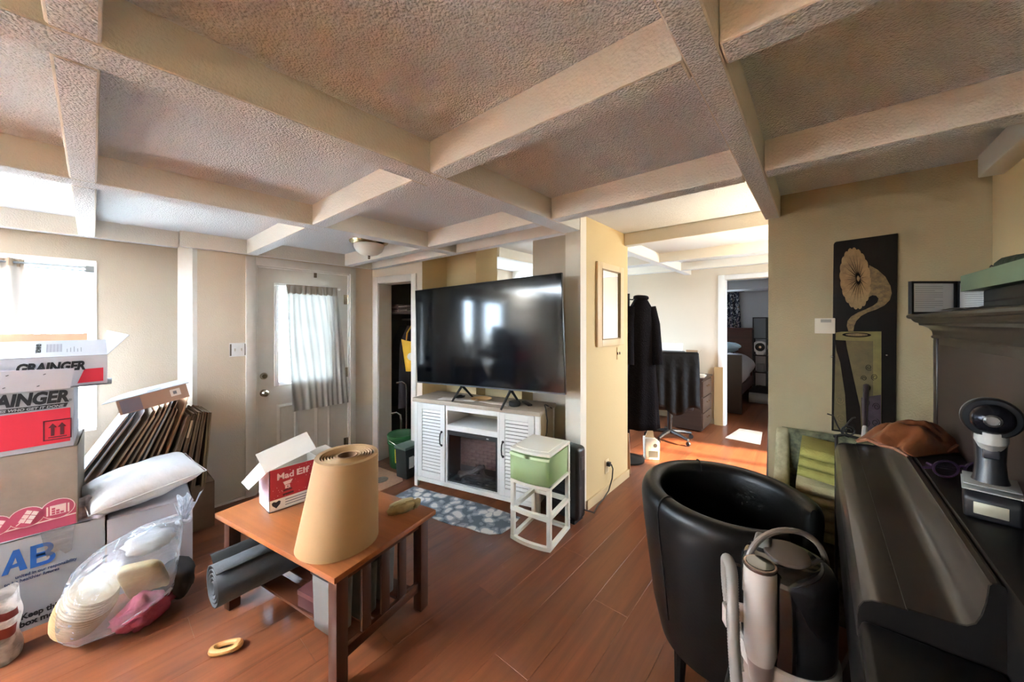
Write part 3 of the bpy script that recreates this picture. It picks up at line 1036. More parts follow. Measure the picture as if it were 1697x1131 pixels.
# floor mats
M_RUG = mat('leaf_print_rug', '#7d8791', 0.85, spec=0.15)
N, L, b = nodes(M_RUG)
tc = N.new('ShaderNodeTexCoord')
dn = N.new('ShaderNodeTexNoise')
dn.inputs['Scale'].default_value = 9
mxv = N.new('ShaderNodeMix')
mxv.data_type = 'VECTOR'
mxv.inputs['Factor'].default_value = 0.09
L.new(tc.outputs['Object'], dn.inputs['Vector'])
L.new(tc.outputs['Object'], mxv.inputs[4])
L.new(dn.outputs['Color'], mxv.inputs[5])
vo = N.new('ShaderNodeTexVoronoi')
vo.inputs['Scale'].default_value = 13
L.new(mxv.outputs[1], vo.inputs['Vector'])
cr = N.new('ShaderNodeValToRGB')
cr.color_ramp.interpolation = 'CONSTANT'
cr.color_ramp.elements[0].color = lin('#d7d6d4')
cr.color_ramp.elements[1].position = 0.40
cr.color_ramp.elements[1].color = lin('#a4aab1')
e = cr.color_ramp.elements.new(0.50)
e.color = lin('#87909a')
e = cr.color_ramp.elements.new(0.62)
e.color = lin('#66707a')
L.new(vo.outputs['Distance'], cr.inputs[0])
L.new(cr.outputs[0], b.inputs['Base Color'])
rg = MB().prism([(1.640, 2.795), (1.725, 2.190), (1.748, 2.090), (1.80, 1.960), (1.815, 1.870), (1.845, 1.785), (1.905, 1.728), (1.99, 1.725), (2.16, 1.76), (2.12, 2.10), (1.99, 2.60), (1.93, 2.84)], 0.0005, 0.007, 'z')
o = rg.obj('leaf_rug', M_RUG, bevel=0.002)
tag(o, 'grey and white leaf-print mat on the floor in front of the media cabinet', 'mat')
o = MB().prism([(1.42, 2.97), (1.93, 3.02), (1.995, 3.15), (1.95, 3.52), (1.36, 3.45)], 0.0005, 0.005, 'z').obj('door_mat', mat('beige_mat', '#c09a80', 0.9, vary=('#ad8a74', 40, 0.7), bump=(200, 0.5, 0.002)), bevel=0.001)
tag(o, 'plain beige mat on the floor between front door and closet', 'mat')
o = MB().lathe([(0, 0), (0.055, 0), (0.058, 0.006), (0.05, 0.012), (0, 0.013)], 20, sx=1.2).obj('flat_lid', mat('grey_lid', '#6d665c', 0.5))
o.location = (1.80, 3.19, 0.0055)
tag(o, 'small flat grey lid lying on the beige mat', 'lid')

# bucket and caddy in the closet doorway
bk = thing('plastic_bucket', 'green plastic bucket with a yellow label in the closet doorway', 'bucket', (2.15, 3.375, 0))
M_GB = mat('green_bucket', '#23552b', 0.4)
MB().lathe([(0.0, 0.002), (0.122, 0.002), (0.128, 0.012), (0.146, 0.285), (0.146, 0.30)], 32).obj('body', M_GB, bk)
b = MB()
for z in (0.255, 0.28, 0.303):
    b.lathe([(0.144, z - 0.006), (0.153, z - 0.005), (0.153, z + 0.005), (0.144, z + 0.006)], 32)
b.obj('rim_ridges', M_GB, bk)
MB().lathe([(0.15, 0.31), (0.156, 0.312), (0.156, 0.335), (0.148, 0.343), (0.135, 0.338), (0.10, 0.342), (0, 0.342)], 32).obj('lid', mat('green_lid', '#2d6636', 0.35), bk)
n = 12


def lab(u, v):
    a = R(205 + 62 * u)
    z = 0.07 + 0.145 * v
    r = 0.1295 + (z - 0.012) * 0.066
    return (r * math.cos(a), r * math.sin(a), z)


o = MB().grid(lab, n, 3).obj('label', mat('yellow_label', '#d6b936', 0.5), bk)
for k in range(5):
    def band(u, v, k=k):
        a = R(209 + (30 if k else 46) * u)
        z = 0.19 - k * 0.022 + 0.005 * v - (0.006 if k else 0)
        r = 0.1305 + (z - 0.012) * 0.066
        return (r * math.cos(a), r * math.sin(a), z)
    MB().grid(band, 8, 2).obj('label_line', mat('label_ink', '#3a3620', 0.6), bk)
hd = MB().tube([(0.156 * math.cos(R(t)), 0.156 * math.sin(R(t)) - 0.0, 0.30 - 0.10 * math.sin(R(t - 180)) * 0.6) for t in range(180, 361, 15)], 0.003, 6)
hd.obj('wire_handle', M_NICKEL, bk)
cd = thing('storage_caddy', 'black caddy box with grey-green lid and white label beside the bucket', 'box', (2.04, 3.10, 0), R(8))
MB().prism([(-0.085, 0.0), (0.085, 0.0), (0.10, 0.29), (-0.10, 0.29)], -0.075, 0.075, 'y').obj('body', mat('caddy_black', '#1c201f', 0.5), cd, bevel=0.012)
MB().box(-0.108, 0.108, -0.083, 0.083, 0.285, 0.315).obj('lid', mat('caddy_lid', '#56635a', 0.5), cd, bevel=0.008)
MB().box(-0.055, 0.0, -0.0785, -0.0745, 0.10, 0.21).box(0.006, 0.05, -0.0785, -0.0745, 0.11, 0.20).obj('label', M_BRIGHT, cd, smooth=False)

# closet contents
M_CLOTH_D = mat('dark_garment', '#241f22', 0.95)
def garment(name, label, loc, rotz, w, h, color, t=0.05, group=None):
    t_ = thing(name, label, 'clothes', loc, rotz, group)
    def f(u, v):
        a = u * 2 * PI
        sh = 0.45 + 0.55 * min(1, v * 5) if v < 0.2 else 1 + 0.15 * v
        fold = 1 + 0.25 * math.sin(a * 5 + 2 * v) * v
        return (w / 2 * sh * math.cos(a), t * fold * math.sin(a) * (0.5 + v), -h * v)
    o = MB().grid(f, 28, 12, cu=True).obj('cloth', mat('garment_' + color, color, 0.95), t_)
    hk = MB().tube([(0, 0, 0.0), (0, 0, 0.03), (0.012, 0, 0.045), (0.022, 0, 0.06), (0.012, 0, 0.074), (-0.004, 0, 0.068)], 0.003, 6)
    hk.obj('hanger_hook', M_NICKEL, t_)
    return t_


shf = thing('closet_shelf', 'dark shelf board across the top of the closet', 'shelf', (2.5, 3.53, 1.62))
MB().box(-0.24, 0.245, -0.36, 0.36, 0, 0.02).obj('board', mat('dark_shelf', '#4a3a30', 0.7), shf)
MB().cyl((-0.02, -0.375, -0.06), (-0.02, 0.365, -0.06), 0.012, n=12).obj('hanging_rail', mat('dark_rail', '#5b5048', 0.4, 0.5), shf)
for k, (y, colr, lb) in enumerate(((3.85, '#1d1a1e', 'black coat hanging deepest in the closet'), (3.70, '#2a2226', 'dark plum jacket hanging second in the closet'), (3.22, '#20242a', 'navy jacket hanging nearest the closet front'))):
    garment('hanging_garment', lb, (2.48, y - 0.03, 1.485), R(4 * k), 0.36, 0.95, colr, 0.03, 'clothes hanging in the closet')
for k, (x, y, sx, sy, sz, colr, lb) in enumerate(((2.42, 3.78, 0.14, 0.10, 0.09, '#6b5550', 'folded mauve blanket at the back of the closet shelf'), (2.40, 3.58, 0.12, 0.09, 0.07, '#54463f', 'folded brown blanket in the middle of the closet shelf'))):
    o = MB()
    for j in range(3):
        o.box(-sx, sx, -sy, sy, j * sz / 3 + 0.002, (j + 1) * sz / 3)
    o = o.obj('folded_blanket', mat('blanket_' + colr, colr, 0.95), None, (x, y, 1.6405), bevel=0.012)
    tag(o, lb, 'blanket', 'blankets on the closet shelf')
tb = thing('tote_bag', 'bright yellow tote bag hanging inside the closet', 'bag', (2.40, 3.56, 1.30), R(-40))
M_YEL = mat('yellow_tote', '#e0b021', 0.55, bump=(14, 0.6, 0.02))
def totef(u, v):
    a = u * 2 * PI
    ww = 0.125 - 0.03 * v
    return (ww * math.copysign(abs(math.cos(a)) ** 0.6, math.cos(a)) + 0.02 * v, 0.03 * math.sin(a) * (0.4 + v * 0.8), -0.03 * math.cos(a) * (1 - v) - 0.34 * v)
MB().grid(totef, 28, 10, cu=True).obj('sack', M_YEL, tb)
MB().tube([(-0.07, 0.0, 0.0), (-0.06, 0.0, 0.10), (-0.01, 0.01, 0.185), (0.03, 0.01, 0.18), (0.065, 0.01, 0.08), (0.075, 0.0, -0.02)], 0.010, 6).obj('strap', mat('ochre_strap', '#b98a24', 0.7), tb)
MB().lathe([(0, 0.001), (0.045, 0.0), (0.045, -0.001)], 18, M=Matrix.Translation((-0.01, -0.034, -0.17)) @ Matrix.Rotation(R(90), 4, 'X')).obj('printed_patch', mat('white_print', '#e5e0d2', 0.6), tb)
wk = thing('chrome_handles', 'pair of bent chrome tubes standing in the closet behind the bucket', 'walker', (2.36, 3.62, 0))
for x, h in ((0.0, 0.84), (-0.07, 0.50)):
    MB().tube([(x, 0, 0.0), (x, 0, h - 0.10), (x - 0.01, 0.0, h - 0.03), (x - 0.05, 0.02, h), (x - 0.10, 0.05, h - 0.01)], 0.013, 10).obj('tube', M_CHROME, wk)
MB().cyl((-0.07, 0, 0.25), (0, 0, 0.25), 0.01).obj('crossbar', M_CHROME, wk)
st = thing('step_stool', 'small brown wooden stool on the closet floor', 'stool', (2.55, 3.33, 0), R(12))
M_BW = wood('brown_wood', '#5b3b26', '#7b5334', 0.5, 'X', 5)
MB().box(-0.14, 0.14, -0.10, 0.10, 0.50, 0.53).obj('seat', M_BW, st, bevel=0.005)
for x in (-0.115, 0.115):
    for y in (-0.08, 0.08):
        MB().box(x - 0.016, x + 0.016, y - 0.016, y + 0.016, 0, 0.50).obj('leg', M_BW, st)
MB().box(-0.115, 0.115, -0.09, -0.07, 0.2, 0.23).box(-0.115, 0.115, 0.07, 0.09, 0.2, 0.23).obj('stretcher', M_BW, st)

# ceiling light
cl = thing('ceiling_light', 'brass flush ceiling light with a frosted glass bowl', 'lamp', (1.505, 2.86, 2.229))
MB().lathe([(0.0, 0), (0.10, 0), (0.10, -0.024), (0.145, -0.024), (0.155, -0.031), (0.149, -0.043), (0.130, -0.052), (0.126, -0.058), (0.0, -0.058)], 36).obj('base', mat('antique_brass', '#b9a67e', 0.25, 1.0), cl)
MB().lathe([(0.121, -0.056), (0.119, -0.08), (0.103, -0.112), (0.07, -0.137), (0.03, -0.149), (0, -0.151)], 36).obj('glass_bowl', mat('frosted_glass', '#e3e1da', 0.3, trans=0.15), cl)
MB().lathe([(0, -0.149), (0.012, -0.150), (0.008, -0.160), (0.012, -0.167), (0.006, -0.176), (0, -0.178)], 14).obj('finial', M_NICKEL, cl)

# mirror and small plates on the walls
mr = thing('wall_mirror', 'rectangular mirror in a cream frame on the hall wall', 'mirror', (3.026, 1.4285, 1.676))
f = MB()
for x0, x1, z0, z1 in ((-0.267, -0.178, -0.364, 0.364), (0.178, 0.267, -0.364, 0.364), (-0.178, 0.178, 0.302, 0.364), (-0.178, 0.178, -0.364, -0.298)):
    f.box(x0, x1, -0.022, 0, z0, z1)
f.obj('frame', mat('cream_frame', '#cdb68e', 0.45), mr, bevel=0.004, merge=False)
f = MB()
for x0, x1, z0, z1 in ((-0.186, -0.178, -0.306, 0.31), (0.178, 0.186, -0.306, 0.31), (-0.178, 0.178, 0.302, 0.31), (-0.178, 0.178, -0.306, -0.298)):
    f.box(x0, x1, -0.026, -0.02, z0, z1)
f.obj('inner_bead', mat('dark_bead', '#8a7048', 0.4), mr, smooth=False, merge=False)
MB().box(-0.18, 0.18, -0.012, -0.01, -0.30, 0.304).obj('glass', mat('mirror_silver', '#f2f2f2', 0.02, 1.0), mr, smooth=False)


def switch(name, label, loc, rotz, w, h, n, m, lev):
    t = thing(name, label, 'switch', loc, rotz)
    MB().box(-w / 2, w / 2, -0.006, 0, -h / 2, h / 2).obj('cover_plate', m, t, bevel=0.002)
    for k in range(n):
        x = (k - (n - 1) / 2) * 0.046
        MB().box(x - 0.005, x + 0.005, -0.014, -0.005, -0.012, 0.012).obj('toggle', lev, t, bevel=0.002)
    return t


s = switch('light_switch', 'white double light switch with smudged edges left of the front door', (0.808, 3.7745, 1.288), 0, 0.115, 0.115, 2, M_BRIGHT, mat('toggle_ivory', '#bdb6a8', 0.4))
for x in (-0.05, 0.052):
    MB().box(x - 0.006, x + 0.006, -0.0066, -0.0058, -0.05, 0.05).obj('grime_smudge', mat('grime', '#6e6254', 0.9), s, smooth=False)
switch('hall_switch', 'small dark switch on the hall wall below the mirror', (3.20, 1.4285, 1.232), 0, 0.05, 0.115, 2, M_WALL_WARM, mat('dark_toggle', '#3a3024', 0.5))
tstat = thing('thermostat', 'small white thermostat box on the tan wall beside the gramophone picture', 'thermostat', (2.4995, -0.022, 1.503), R(-90))
MB().box(-0.036, 0.045, -0.018, 0, -0.040, 0.040).obj('case', mat('thermostat_white', '#cfc6b2', 0.5), tstat, bevel=0.003)
MB().box(-0.012, 0.03, -0.0235, -0.0215, 0.018, 0.034).obj('display', mat('grey_display', '#8d8a7d', 0.4), tstat, smooth=False)

# curtains
M_LACE = sheer('lace', '#e9e6e0', 1.0, None, '#44433f')
M_SHEER = sheer('window_sheer', '#ddd0c4', 1.0, None, '#3c3835')
lc = thing('lace_curtain', 'white lace curtain on a rod over the front door glass', 'curtain', (1.168, 3.77, 1.865))
def lacef(u, v):
    x = u * (0.463 + 0.075 * v)+ 0.05 * v
    return (x, -0.014 - 0.008 * math.sin(u * 58 + 2.5 * math.sin(3 * v + u * 5)) * (0.6 + 0.4 * v) - 0.006 * math.sin(u * 21 + 2 * v), -(1.185 + 0.0 * u) * v)
o = MB().grid(lacef, 96, 14).obj('cloth', M_LACE, lc, angle=80)
def ruff(u, v):
    return (u * 0.463, -0.02 - 0.012 * math.sin(u * 60) * v, 0.012 - 0.085 * v - 0.006 * math.sin(u * 60) * (v > 0.9))
o = MB().grid(ruff, 96, 4).obj('header_ruffle', sheer('lace_header', '#e2d9cc', 1.0, None, '#4a4642'), lc, angle=80)
MB().cyl((-0.085, -0.012, 0.0), (0.50, -0.012, 0.0), 0.006, n=10).box(-0.085, -0.075, -0.014, 0.018, -0.01, 0.01).box(0.49, 0.50, -0.014, 0.018, -0.01, 0.01).obj('rod', M_BRIGHT, lc)


def curtain(label, x0, x1, z0, z1, y, m, nf):
    t = thing('window_curtain', label, 'curtain', (x0, y, z1), 0, 'curtains of the front window')
    w = x1 - x0
    def f(u, v):
        return (u * w + 0.01 * math.sin(v * 5), -0.022 * math.sin(u * nf * 2 * PI) - 0.008 * math.sin(u * nf * 5), -(z1 - z0) * v)
    MB().grid(f, int(nf * 14), 12).obj('cloth', m, t, angle=80)
    def g(u, v):
        return (u * w, -0.03 * math.sin(u * nf * 2 * PI) - 0.012 * math.sin(u * nf * 14), 0.03 - 0.05 * v)
    MB().grid(g, int(nf * 28), 3).obj('gathered_header', mat('curtain_header', '#9a8672', 0.9), t, angle=80)
    return t


curtain('pale sheer curtain at the right part of the front window', -0.58, -0.285, 0.86, 1.90, 3.90, M_SHEER, 4)
curtain('pale sheer curtain at the far left end of the front window', -1.585, -1.44, 0.86, 1.90, 3.90, M_SHEER, 2)
rd = thing('curtain_rod', 'thin double metal curtain rod across the front window', 'rod', (0, 3.90, 1.905))
MB().cyl((-1.587, 0, 0), (0.007, 0, 0), 0.007, n=10).cyl((-1.587, 0.03, -0.02), (0.007, 0.03, -0.02), 0.005, n=10).obj('bars', mat('grey_rod', '#8e9294', 0.35, 0.8), rd, merge=False)
MB().box(-0.03, 0.008, -0.012, 0.04, -0.03, 0.012).obj('bracket', mat('grey_rod', '#8e9294', 0.35, 0.8), rd)
# ------------------------------------------------------------------ boxes by the front window
M_KRAFT = mat('kraft_board', '#bd9879', 0.85, vary=('#a9836a', 8, 0.5))
M_KRAFT_D = mat('brown_board', '#6f5640', 0.9, vary=('#5c4632', 8, 0.6))
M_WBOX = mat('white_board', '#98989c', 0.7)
M_GBOX = mat('grey_board', '#b9aea4', 0.8)
M_TANBOX = mat('taupe_board', '#7f7163', 0.85, vary=('#988775', 6, 0.5))
M_INK = mat('black_ink', '#17161a', 0.6)
M_BLUE = mat('blue_ink', '#1d5aa8', 0.6)
M_NAVY = mat('navy_ink', '#2a3a63', 0.6)
M_RED = mat('red_ink', '#c21f34', 0.65)
M_MAG = mat('magenta_ink', '#a8435c', 0.65)
M_PALE = mat('pale_print', '#d9c3bd', 0.65)


def carton(name, label, loc, rotz, w, d, h, m, cat='box', t=0.005, inside=None, top=True, group=None):
    """open carton: local x across the front, y into depth, front face at y=0"""
    o = thing(name, label, cat, loc, rotz, group)
    b = MB().box(0, w, 0, t, 0, h).box(0, w, d - t, d, 0, h).box(0, t, t, d - t, 0, h).box(w - t, w, t, d - t, 0, h).box(t, w - t, t, d - t, 0, t)
    b.obj('body', m, o, smooth=False, merge=False)
    if top:
        MB().box(0.0, w, 0.0, d / 2 - 0.001, h - 0.004, h).obj('flap', m, o, smooth=False)
        MB().box(0.0, w, d / 2 + 0.001, d, h - 0.004, h).obj('flap', m, o, smooth=False)
    return o


# bottom: white box with blue letters
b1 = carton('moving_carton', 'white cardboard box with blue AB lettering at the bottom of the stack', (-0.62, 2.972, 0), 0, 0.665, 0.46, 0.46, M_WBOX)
F = (R(90), 0, 0)


def ink(name, polys, m, parent, y=-0.0008, M=None):
    b = MB()
    for p in polys:
        b.prism(p, y - 0.0006, y + 0.0006, 'y')
    return b.obj(name, m, parent, smooth=False, merge=False)


# hand-cut block letters A and B (local x from 0 = left edge of the box; the visible part starts near x 0.33)
ax, az, s = 0.343, 0.312, 0.100
ink('letter_a', [[(ax - 0.006, az - 0.008), (ax + 0.013, az - 0.008), (ax + 0.034, az + s * 0.62), (ax + 0.036, az + s), (ax + 0.027, az + s)],
                 [(ax + 0.036, az + s), (ax + 0.034, az + s * 0.62), (ax + 0.047, az - 0.008), (ax + 0.069, az - 0.008), (ax + 0.045, az + s)],
                 [(ax + 0.004, az + 0.016), (ax + 0.018, az + 0.030), (ax + 0.040, az + 0.034), (ax + 0.042, az + 0.016)]], M_BLUE, b1)
bx = ax + 0.077
az -= 0.014


def arc(cx_, cz_, rx, rz, a0, a1, n=9):
    return [(cx_ + rx * math.cos(R(a0 + (a1 - a0) * k / n)), cz_ + rz * math.sin(R(a0 + (a1 - a0) * k / n))) for k in range(n + 1)]


def dee(x0, z0, w, h, t):
    o_ = [(x0, z0)] + arc(x0 + w - h / 2, z0 + h / 2, h / 2, h / 2, -90, 90) + [(x0, z0 + h)]
    i_ = [(x0, z0 + t)] + arc(x0 + w - h / 2, z0 + h / 2, h / 2 - t, h / 2 - t, -90, 90) + [(x0, z0 + h - t)]
    return [[o_[k], o_[k + 1], i_[k + 1], i_[k]] for k in range(len(o_) - 1)]


ink('letter_b', [[(bx, az), (bx + 0.019, az), (bx + 0.019, az + 0.110), (bx, az + 0.110)]] + dee(bx + 0.018, az, 0.060, 0.060, 0.018) + dee(bx + 0.018, az + 0.050, 0.054, 0.060, 0.018), M_BLUE, b1)
text('united in our responsibility', 0.021, M_NAVY, b1, (0.376, -0.0012, 0.270), F, width=0.191, bold=0.0005)
text('to be healthier futures', 0.021, M_NAVY, b1, (0.345, -0.0012, 0.248), F, width=0.165, bold=0.0005)
text('Keep this', 0.038, M_INK, b1, (0.392, -0.0012, 0.060), F, width=0.122, bold=0.0014)
text('box moving', 0.038, M_INK, b1, (0.388, -0.0012, 0.024), F, width=0.160, bold=0.0014)
MB().prism([(0.45, 0.46), (0.56, 0.46), (0.55, 0.33), (0.53, 0.32), (0.51, 0.35), (0.47, 0.33)], -0.0022, -0.0014, 'y').obj('tape_strip', film('packing_tape', '#dfe6f2', 0.25), b1, smooth=False)

# second: taupe box with the magenta band and house pictograms
b2 = carton('pictogram_carton', 'taupe cardboard box with a magenta band and moving pictograms above the white box', (-0.66, 3.005, 0.461), R(-2.5), 0.61, 0.44, 0.41, M_TANBOX)
ink('printed_band', [[(0, 0.0), (0.605, 0.0), (0.605, 0.105), (0.30, 0.075), (0, 0.06)]], M_MAG, b2)
ink('band_line', [[(0, 0.030), (0.605, 0.052), (0.605, 0.058), (0, 0.036)]], M_PALE, b2, -0.002)
for k, cx_ in enumerate((0.352, 0.450, 0.546)):
    cz_ = 0.085 + 0.008 * k
    ink('pictogram_disc', [arc(cx_, cz_, 0.056, 0.050, 0, 350, 24)], M_PALE, b2, -0.0024)
    ink('pictogram_disc', [arc(cx_, cz_, 0.053, 0.047, 0, 350, 24)], M_MAG, b2, -0.0034)
    if k == 2:
        ink('pictogram_house', [[(cx_ - 0.037, cz_ - 0.028), (cx_ - 0.031, cz_ - 0.028), (cx_ - 0.031, cz_ + 0.018), (cx_ - 0.037, cz_ + 0.018)], [(cx_ + 0.031, cz_ - 0.028), (cx_ + 0.037, cz_ - 0.028), (cx_ + 0.037, cz_ + 0.018), (cx_ + 0.031, cz_ + 0.018)],
                                [(cx_ - 0.026, cz_ - 0.028), (cx_ + 0.026, cz_ - 0.028), (cx_ + 0.026, cz_ + 0.02), (cx_ - 0.026, cz_ + 0.02)]], M_PALE, b2, -0.0044)
        for j, (i, q) in enumerate(((0, 0), (1, 0), (2, 0), (0, 1), (1, 1), (0, 2))):
            ink('pictogram_block', [[(cx_ - 0.020 + i * 0.014, cz_ - 0.025 + q * 0.012), (cx_ - 0.009 + i * 0.014, cz_ - 0.025 + q * 0.012), (cx_ - 0.009 + i * 0.014, cz_ - 0.016 + q * 0.012), (cx_ - 0.020 + i * 0.014, cz_ - 0.016 + q * 0.012)]], M_MAG, b2, -0.0054)
    else:
        a = R(-28)
        for i in range(3):
            for q in range(2):
                pts = []
                for dx, dz in ((0, 0), (0.019, 0), (0.019, 0.017), (0, 0.017)):
                    X, Z = -0.012 + i * 0.0 + q * 0.022 + dx - 0.004, -0.026 + i * 0.02 + dz
                    pts.append((cx_ + X * math.cos(a) - Z * math.sin(a), cz_ + X * math.sin(a) + Z * math.cos(a)))
                ink('pictogram_crate', [pts], M_PALE, b2, -0.0044)
        ink('pictogram_cart', [[(cx_ - 0.034, cz_ - 0.03), (cx_ - 0.030, cz_ - 0.032), (cx_ + 0.0, cz_ - 0.004), (cx_ - 0.004, cz_ - 0.001)]], M_PALE, b2, -0.0044)
ink('scuff_mark', [[(0.30, 0.262), (0.36, 0.268), (0.36, 0.274), (0.30, 0.268)]], mat('grey_print', '#6b6258', 0.8), b2)
MB().prism([(0.25, 0.0), (0.31, 0.0), (0.30, 0.10), (0.27, 0.09)], -0.0075, -0.0065, 'y').obj('tape_strip', MATS.get('x') or film('tape_film', '#dfe6f2', 0.3), b2, smooth=False)

# third: red and white carton, its front flap standing up
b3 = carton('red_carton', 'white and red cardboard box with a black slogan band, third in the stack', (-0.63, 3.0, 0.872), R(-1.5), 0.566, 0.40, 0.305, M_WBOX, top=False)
ink('red_panel', [[(0, 0.018), (0.555, 0.028), (0.555, 0.203), (0, 0.190)]], M_RED, b3)
text('GRAINGER', 0.082, M_INK, b3, (0.243, -0.0014, 0.238), F, width=0.305, bold=0.004, shear=0.18)
text('\u00ae', 0.016, M_INK, b3, (0.549, -0.0014, 0.238), F)
ink('slogan_band', [[(0.16, 0.205), (0.541, 0.209), (0.548, 0.230), (0.16, 0.226)]], M_INK, b3)
text('THE ONES WHO GET IT DONE', 0.0175, M_WBOX, b3, (0.268, -0.0022, 0.2115), F, width=0.265, bold=0.0006, shear=0.2)
fx, fz = 0.468, 0.045
M_DKRED = mat('dark_red_ink', '#521420', 0.7)
ink('arrow_frame', [[(fx, fz), (fx + 0.092, fz), (fx + 0.092, fz + 0.005), (fx, fz + 0.005)], [(fx, fz + 0.098), (fx + 0.092, fz + 0.098), (fx + 0.092, fz + 0.103), (fx, fz + 0.103)],
                    [(fx, fz), (fx + 0.005, fz), (fx + 0.005, fz + 0.103), (fx, fz + 0.103)], [(fx + 0.087, fz), (fx + 0.092, fz), (fx + 0.092, fz + 0.103), (fx + 0.087, fz + 0.103)]], M_DKRED, b3, -0.0024)
for k in (0.024, 0.054):
    ink('up_arrow', [[(fx + k, fz + 0.022), (fx + k + 0.012, fz + 0.022), (fx + k + 0.012, fz + 0.064), (fx + k, fz + 0.064)], [(fx + k - 0.008, fz + 0.064), (fx + k + 0.020, fz + 0.064), (fx + k + 0.006, fz + 0.086)]], M_DKRED, b3, -0.0024)
ink('arrow_base_line', [[(fx + 0.016, fz + 0.012), (fx + 0.076, fz + 0.012), (fx + 0.076, fz + 0.017), (fx + 0.016, fz + 0.017)]], M_DKRED, b3, -0.0024)
fl3 = MB().prism([(0.0, 0.0), (0.555, 0.0), (0.570, 0.104), (0.30, 0.110), (0.0, 0.116)], -0.004, 0.0, 'y').obj('flap', mat('grey_white_board', '#b4b2b8', 0.75), b3, (0, -0.004, 0.306), (R(6), 0, 0), smooth=False)
for x, z in ((0.36, 0.085), (0.47, 0.080), (0.35, 0.025), (0.45, 0.022)):
    MB().tube([(x, -0.006, z), (x + 0.008, -0.006, z + 0.004)], 0.0016, 5).obj('staple', M_INK, fl3)
MB().box(0.566 - 0.002, 0.70, 0.06, 0.36, 0.300, 0.304).obj('flap', M_WBOX, b3, smooth=False)

# topmost: open white carton
b4 = carton('open_carton', 'open white cardboard box with raised flaps on top of the stack', (-0.60, 3.012, 1.182), R(1.5), 0.655, 0.34, 0.158, mat('grey_white_board', '#b4b2b8', 0.75), top=False)
text('GRAINGER', 0.062, M_INK, b4, (0.352, -0.0014, 0.086), F, width=0.222, bold=0.0034, shear=0.18)
ink('red_corner_patch', [[(0.548, 0.012), (0.64, 0.014), (0.64, 0.088), (0.572, 0.086)]], M_RED, b4)
fp = MB().box(0.0, 0.655, 0.0, 0.155, -0.002, 0.002).obj('flap', M_WBOX, b4, (0, 0.0, 0.158), (R(31), 0, 0), smooth=False)
M_GREYINK = mat('grey_label_ink', '#6f6f74', 0.7)
for j in range(14):
    MB().box(0.445 + 0.0038 * j, 0.445 + 0.0038 * j + 0.0018 + 0.0012 * (j % 3 == 0), 0.045, 0.12, 0.002, 0.0026).obj('barcode_bar', M_GREYINK, fp, smooth=False)
for j in range(5):
    MB().box(0.512 + 0.012 * j, 0.515 + 0.012 * j, 0.04, 0.07 + 0.01 * (j % 3), 0.002, 0.0026).obj('label_line', M_GREYINK, fp, smooth=False)
text('GRAINGER', 0.022, M_INK, fp, (0.412, 0.125, 0.0025), (0, 0, R(-90)), width=0.085, bold=0.001)
MB().box(0.0, 0.59, -0.002, 0.002, 0, 0.118).obj('flap', M_KRAFT, b4, (0, 0.335, 0.158), (R(-12), 0, 0), smooth=False)
solid(MB().add([(0.655, 0.0, 0.159), (0.655, 0.32, 0.159), (0.668, 0.29, 0.290), (0.742, 0.035, 0.266)], [(0, 1, 2, 3)]).obj('flap', M_WBOX, b4, smooth=False), 0.004)

# unseen cartons added left of the pile to block low window light
for k, (x, z, h, w_, m__, lb) in enumerate(((-1.36, 0.0, 0.48, 0.66, M_KRAFT, 'large kraft carton added unseen on the floor to block window light'), (-1.33, 0.481, 0.44, 0.62, M_TANBOX, 'taupe carton in the middle of the added light-blocking stack'), (-1.30, 0.922, 0.40, 0.60, M_KRAFT, 'kraft carton on top of the added light-blocking stack'))):
    carton('shading_carton', lb, (x, 3.02, z), 0, w_, 0.44, h, m__, group='unseen shading cartons left of the lettered boxes')
# grey box beside the stack, pillow on it
b5 = carton('grey_carton', 'plain grey cardboard box beside the white lettered box, under the pillow', (0.052, 2.965, 0), R(-3), 0.352, 0.46, 0.435, mat('cool_grey_board', '#aeaab0', 0.75))
pw = thing('white_pillow', 'plump white pillow lying on the grey cardboard box', 'pillow', (0.205, 3.145, 0.552), 0, rot=(R(6), R(-8), R(8)))
def pillowf(u, v):
    x, y = (u - .5) * 2, (v - .5) * 2
    t = max(0.0, (1 - abs(x) ** 2.6) * (1 - abs(y) ** 2.6)) ** 0.5
    return x, y, t
pm_ = MB()
for sgn in (1, -1):
    def pf(u, v, sgn=sgn):
        x, y, t = pillowf(u, v)
        pin = 1 - 0.06 * (1 - abs(x) ** 2) * abs(y) ** 3
        z = sgn * 0.094 * t * (1 + 0.16 * noise((x * 2.2, y * 2.2, sgn))) + 0.012 * noise((x * 3, y * 3, 5)) * t
        return (x * 0.25 * (1 - 0.05 * (1 - abs(y) ** 2) * abs(x) ** 3), y * 0.185 * pin, z)
    pm_.grid(pf, 26, 20)
subsurf(pm_.obj('cover', mat('pillow_cotton', '#d9d6d6', 0.85, bump=(9, 0.5, 0.02)), pw, angle=180), 1)
pipe = [(-0.25, -0.185, 0), (0, -0.178, 0), (0.25, -0.185, 0), (0.243, 0, 0), (0.25, 0.185, 0), (0, 0.178, 0), (-0.25, 0.185, 0), (-0.243, 0, 0)]
MB().tube(pipe, 0.004, 6, closed=True).obj('edge_seam', mat('pillow_seam', '#cdc8c4', 0.85), pw)
# crumpled plastic sticking out of the white box
def crf(u, v):
    return ((u - .5) * 0.13, 0.03 * math.sin(u * 7) + 0.05 * v, 0.115 * v * (1 - 0.4 * u) + 0.02 * noise((u * 4, v * 4, 1)))
o = MB().grid(crf, 12, 10).obj('crumpled_wrapper', film('wrapper_film', '#e9dde2', 0.6))
o.location = (0.005, 2.99, 0.461)
tag(solid(o, 0.001), 'crumpled clear wrapper standing on the corner of the white box', 'wrapper')

